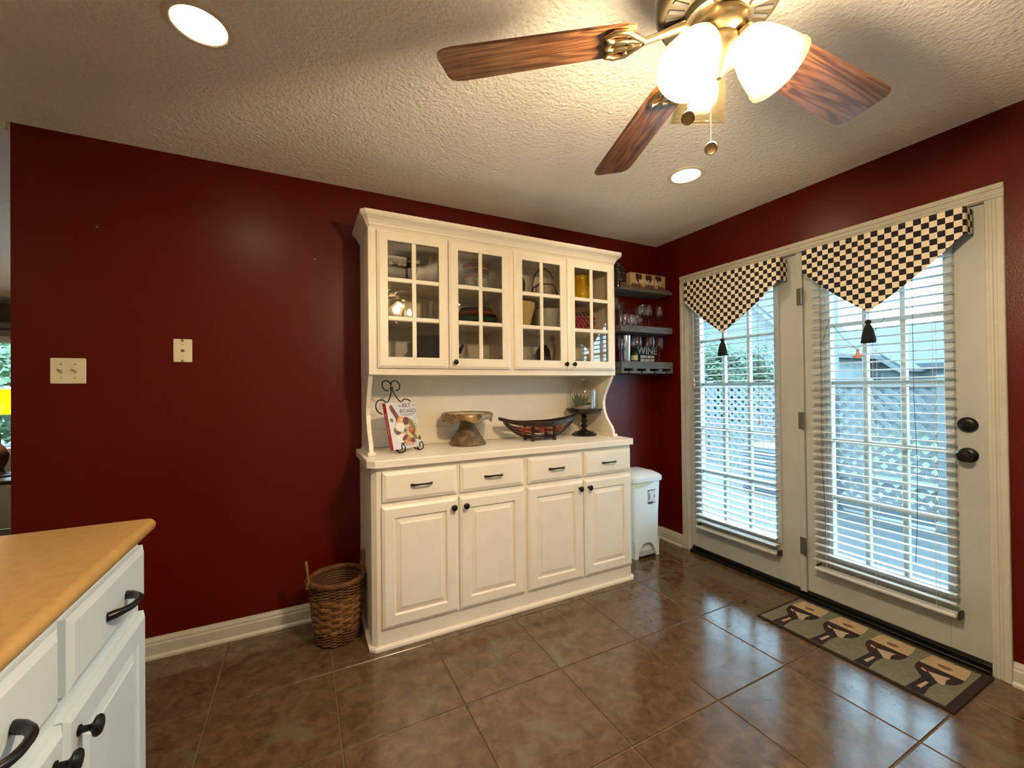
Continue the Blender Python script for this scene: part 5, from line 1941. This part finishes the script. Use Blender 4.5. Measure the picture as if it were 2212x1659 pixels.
# ================================================================== outdoors
GZ = -.36
solid('lawn', MB().box(.14, 60, -30, 45, GZ - .2, GZ), 'lawn', kind='structure')
solid('lawn', MB().box(-30, .13, 3.2, 45, GZ - .2, GZ), 'lawn', kind='structure')
solid('porch_floor', MB().box(.135, 2.47, -4.2, -.07, GZ, -.055), 'porch_paint', kind='structure')
solid('patio', MB().box(.135, 4.0, -.068, 3.1, GZ + .0005, -.13), 'patio_concrete', kind='structure')
PXL = 2.42


def post(x, y, z0, z1, label, w=.05, mm='exterior_white'):
    r = thing('porch_post', label, 'post', (x, y, z0))
    part('shaft', MB().box(x - w, x + w, y - w, y + w, z0, z1, .004), mm, r)
    part('foot_block', MB().box(x - w - .015, x + w + .015, y - w - .015, y + w + .015, z0 + .0002, z0 + .09, .006), mm, r)
    return r


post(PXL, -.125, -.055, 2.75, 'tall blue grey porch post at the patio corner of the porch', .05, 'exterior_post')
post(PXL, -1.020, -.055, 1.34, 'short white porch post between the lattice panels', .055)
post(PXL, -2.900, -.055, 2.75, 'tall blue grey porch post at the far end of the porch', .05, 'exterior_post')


def lattice(name, label, x, y0, y1, z0, z1, per, sw_, thick=.008):
    """criss-cross fence panel in the plane x; y0 > y1; each lath is its own part, clipped to the frame"""
    r = thing(name, label, 'lattice', (x, (y0 + y1) / 2, z0))
    fw = .035
    part('frame_rail', MB().box(x - .02, x + .02, y1, y0, z1 - fw, z1, .003), 'exterior_white', r)
    part('frame_rail', MB().box(x - .02, x + .02, y1, y0, z0, z0 + fw, .003), 'exterior_white', r)
    a0, a1, b0, b1 = y1 + .002, y0 - .002, z0 + fw, z1 - fw
    hw = sw_ / 2 * math.sqrt(2)

    def clip(poly):
        for ax, lim, sg in ((0, a0, 1), (0, a1, -1), (1, b0, 1), (1, b1, -1)):
            out = []
            for i in range(len(poly)):
                p, q = poly[i - 1], poly[i]
                ip, iq = (p[ax] - lim) * sg >= 0, (q[ax] - lim) * sg >= 0
                if ip != iq:
                    t = (lim - p[ax]) / (q[ax] - p[ax])
                    out.append((p[0] + (q[0] - p[0]) * t, p[1] + (q[1] - p[1]) * t))
                if iq:
                    out.append(q)
            poly = out
            if len(poly) < 3:
                return None
        return poly
    H = b1 - b0
    for sgn, xo in ((1, -thick), (-1, 0.0)):
        c = a0 - H
        while c < a1 + H:
            if sgn > 0:
                poly = [(c - hw, b0), (c + hw, b0), (c + hw + H, b1), (c - hw + H, b1)]
            else:
                poly = [(c - hw, b0), (c + hw, b0), (c + hw - H, b1), (c - hw - H, b1)]
            poly = clip(poly)
            if poly:
                part('lath', MB().prism(poly, 'x', x + xo, x + xo + thick - .0003), 'exterior_white', r)
            c += per
    return r


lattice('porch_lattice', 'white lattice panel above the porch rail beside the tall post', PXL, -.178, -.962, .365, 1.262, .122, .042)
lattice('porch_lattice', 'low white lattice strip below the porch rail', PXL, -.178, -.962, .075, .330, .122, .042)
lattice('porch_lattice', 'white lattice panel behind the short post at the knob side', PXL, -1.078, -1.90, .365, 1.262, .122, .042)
solid('porch_kick_board', MB().box(PXL - .03, PXL + .01, -.950, -.195, -.030, .070, .003), 'exterior_post', 'pale blue board along the porch floor edge', 'board', base=(PXL, -1.0, -.03))
lattice('garden_fence', 'long white lattice garden fence behind the patio', 4.15, 3.9, .35, GZ + .02, 1.262, .135, .045)
for y in (.30, 1.55, 2.75, 3.95):
    solid('fence_post', MB().box(4.17, 4.25, y - .045, y + .045, GZ, 1.33, .004), 'exterior_white', 'white square post behind the garden lattice fence', 'post', 'posts of the garden fence', base=(4.21, y, GZ))
ac = thing('air_conditioner', 'dark louvred outdoor air conditioner unit on the patio', 'air conditioner', (2.95, .78, -.13))
part('casing', MB().box(-.28, .30, -.30, .30, 0, .60, .01), 'ac_grey', ac, world=False)
lv = MB().box(-.004, .004, -.28, .28, -.012, .012).mesh('louvre', 'far_glass')
for k in range(13):
    link('louvre', lv, ac, (-.288, 0, .06 + .04 * k), (0, .5, 0))


def siding(root, x, y0, y1, z0, ztop, step=.15):
    """clapboards on a wall facing -x; ztop(y) gives the top edge"""
    z = z0
    n = 0
    while True:
        z1 = z + step
        # clip against gable: find the y-range where ztop(y) > z
        lo, hi = None, None
        for k in range(121):
            y = y1 + (y0 - y1) * k / 120
            if ztop(y) > z + .02:
                lo = y if lo is None else lo
                hi = y
        if lo is None or hi - lo < .1:
            break
        part('clapboard', MB().prism([(x - .022, z), (x, z), (x, z1 + .01), (x - .004, z1 + .01)], 'y', lo, hi), 'siding', root)
        z = z1
        n += 1


def far_window(root, x, y, z, w, h):
    f = part('window', MB().box(x - .05, x - .005, y - w / 2, y + w / 2, z, z + h, .01), 'exterior_white', root)
    part('pane', MB().box(x - .056, x - .0505, y - w / 2 + .07, y - .02, z + .07, z + h - .07).box(x - .056, x - .0505, y + .02, y + w / 2 - .07, z + .07, z + h - .07), 'far_glass', f)


# house with the steep gable
h1 = thing('gabled_house', 'white clapboard house with steep gable beyond the garden fence', 'house', (13.0, 8.0, GZ))
gx, gy0, gy1, pk = 12.0, 10.6, 5.05, 7.85
ez_, pz_ = 2.45, 5.25
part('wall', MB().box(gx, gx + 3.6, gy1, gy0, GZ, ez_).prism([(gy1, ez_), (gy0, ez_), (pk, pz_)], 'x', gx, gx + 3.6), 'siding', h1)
siding(h1, gx, gy0, gy1, GZ, lambda y: pz_ - abs(y - pk) * (pz_ - ez_) / (gy0 - pk))
for s, ye in ((1, gy0), (-1, gy1)):
    part('roof_slope', MB().prism([(pk, pz_ + .02), (ye + s * .35, ez_ - .33), (ye + s * .35, ez_ - .20), (pk, pz_ + .16)], 'x', gx - .35, gx + 3.8), 'shingle', h1)
    part('rake_board', MB().prism([(pk, pz_ - .10), (ye + s * .35, ez_ - .45), (ye + s * .35, ez_ - .30), (pk, pz_ + .05)], 'x', gx - .38, gx - .33), 'exterior_white', h1)
far_window(h1, gx, 6.35, 2.1, .8, 1.0)
h3 = thing('garden_shed', 'low shed with violet grey roof in front of the gabled house', 'shed', (9.6, 5.0, GZ))
part('wall', MB().box(9.2, 11.2, 4.2, 5.75, GZ, 1.75), 'siding', h3)
part('roof_slope', MB().frustum([(9.0, 5.95, 1.72), (11.4, 5.95, 1.72), (11.4, 4.0, 1.72), (9.0, 4.0, 1.72)], [(9.9, 5.35, 2.55), (10.5, 5.35, 2.55), (10.5, 4.6, 2.55), (9.9, 4.6, 2.55)]), 'shingle_violet', h3)
siding(h3, 9.2, 5.75, 4.2, GZ, lambda y: 1.72)
# long house with grey roof
h2 = thing('grey_roofed_house', 'long white house with grey shingle roof beyond the porch lattice', 'house', (20, 3.0, -.9))
hx = 18.0
part('wall', MB().box(hx, hx + 7, -6.0, 11.6, -.9, 1.95), 'siding', h2)
part('roof_slope', MB().prism([(hx - .5, 1.82), (hx + 3.5, 3.72), (hx + 3.5, 3.86), (hx - .5, 1.98)], 'y', -6.4, 12.0), 'shingle', h2)
part('roof_slope', MB().prism([(hx + 7.5, 1.82), (hx + 3.5, 3.72), (hx + 3.5, 3.86), (hx + 7.5, 1.98)], 'y', -6.4, 12.0), 'shingle', h2)
siding(h2, hx, 11.6, -6.0, -.9, lambda y: 1.9)
gA, gB, gP = 7.5, 4.4, 5.95
part('gable_wall', MB().prism([(gB, -.9), (gA, -.9), (gA, 1.85), (gP, 3.05), (gB, 1.85)], 'x', hx - 1.6, hx + 2), 'siding', h2)
siding(h2, hx - 1.6, gA, gB, -.9, lambda y: 3.05 - abs(y - gP) * .70)
for s, ye in ((1, gA + .25), (-1, gB - .25)):
    zz = 1.85 - .18
    part('gable_roof', MB().prism([(gP, 3.08), (ye, zz), (ye, zz + .13), (gP, 3.22)], 'x', hx - 1.9, hx + 3), 'shingle', h2)
    part('rake_board', MB().prism([(gP, 2.94), (ye, zz - .16), (ye, zz), (gP, 3.10)], 'x', hx - 1.95, hx - 1.90), 'exterior_white', h2)
far_window(h2, hx - 1.6, 5.15, 1.0, .55, .62)
far_window(h2, hx, 1.2, .7, 1.6, .75)
far_window(h2, hx, -1.6, .7, 1.6, .75)


def tree(name, label, x, y, z0, trunk_h, r, hgt, n, mm, seed, leaf=.10):
    rnd = random.Random(seed)
    t = thing(name, label, 'tree', (x, y, z0))
    part('trunk', MB().tube([(0, 0, 0), (.05, .02, trunk_h * .5), (0, 0, trunk_h + hgt * .4)], [.10, .08, .04], 8), 'bark', t, 60, world=False)
    for k in range(6):
        a = 2 * PI * k / 6 + rnd.random()
        part('branch', MB().tube([(0, 0, trunk_h), (r * .3 * math.cos(a), r * .3 * math.sin(a), trunk_h + hgt * .3), (r * .75 * math.cos(a), r * .75 * math.sin(a), trunk_h + hgt * rnd.uniform(.4, .7))], [.04, .028, .01], 6), 'bark', t, 60, world=False)
    vs, fs = [], []
    cl_ = []
    for k in range(40):
        a, u = rnd.uniform(0, 2 * PI), rnd.uniform(-1, 1)
        q = rnd.uniform(.45, 1.0)
        cl_.append((r * q * math.cos(a) * math.sqrt(1 - u * u), r * q * math.sin(a) * math.sqrt(1 - u * u), trunk_h + hgt * (.5 + .48 * u * q)))
    for k in range(n):
        c = rnd.choice(cl_)
        p = Vector((c[0] + rnd.gauss(0, r * .16), c[1] + rnd.gauss(0, r * .16), c[2] + rnd.gauss(0, hgt * .08)))
        d = Vector((rnd.gauss(0, 1), rnd.gauss(0, 1), rnd.gauss(0, .6))).normalized()
        e = d.orthogonal().normalized()
        L = leaf * rnd.uniform(.6, 1.3)
        i = len(vs)
        vs += [p, p + d * L * .5 + e * L * .25, p + d * L, p + d * L * .5 - e * L * .25]
        fs.append((i, i + 1, i + 2, i + 3))
    me = bpy.data.meshes.new('foliage')
    me.from_pydata([tuple(v) for v in vs], [], fs)
    me.materials.append(MATS[mm])
    f = link('foliage', me, t)
    f['kind'] = 'stuff'
    return t


tree('leafy_tree', 'dense green tree between the garden fence and the gabled house', 7.4, 4.75, GZ, .7, 1.15, 2.0, 9000, 'leaf', 1, .13)
tree('leafy_tree', 'green tree outside the living room window', -5.9, 6.2, GZ, .6, 1.5, 2.4, 5000, 'leaf_light', 8, .16)
tree('far_tree', 'light green tree showing above the grey roof', 30.0, 7.6, -.9, 2.2, 2.6, 3.6, 7000, 'leaf_light', 3, .28)
tree('far_tree', 'pale tree behind the gable of the grey roofed house', 30.0, 14.2, -.9, 2.0, 2.4, 3.8, 6000, 'leaf_light', 5, .28)
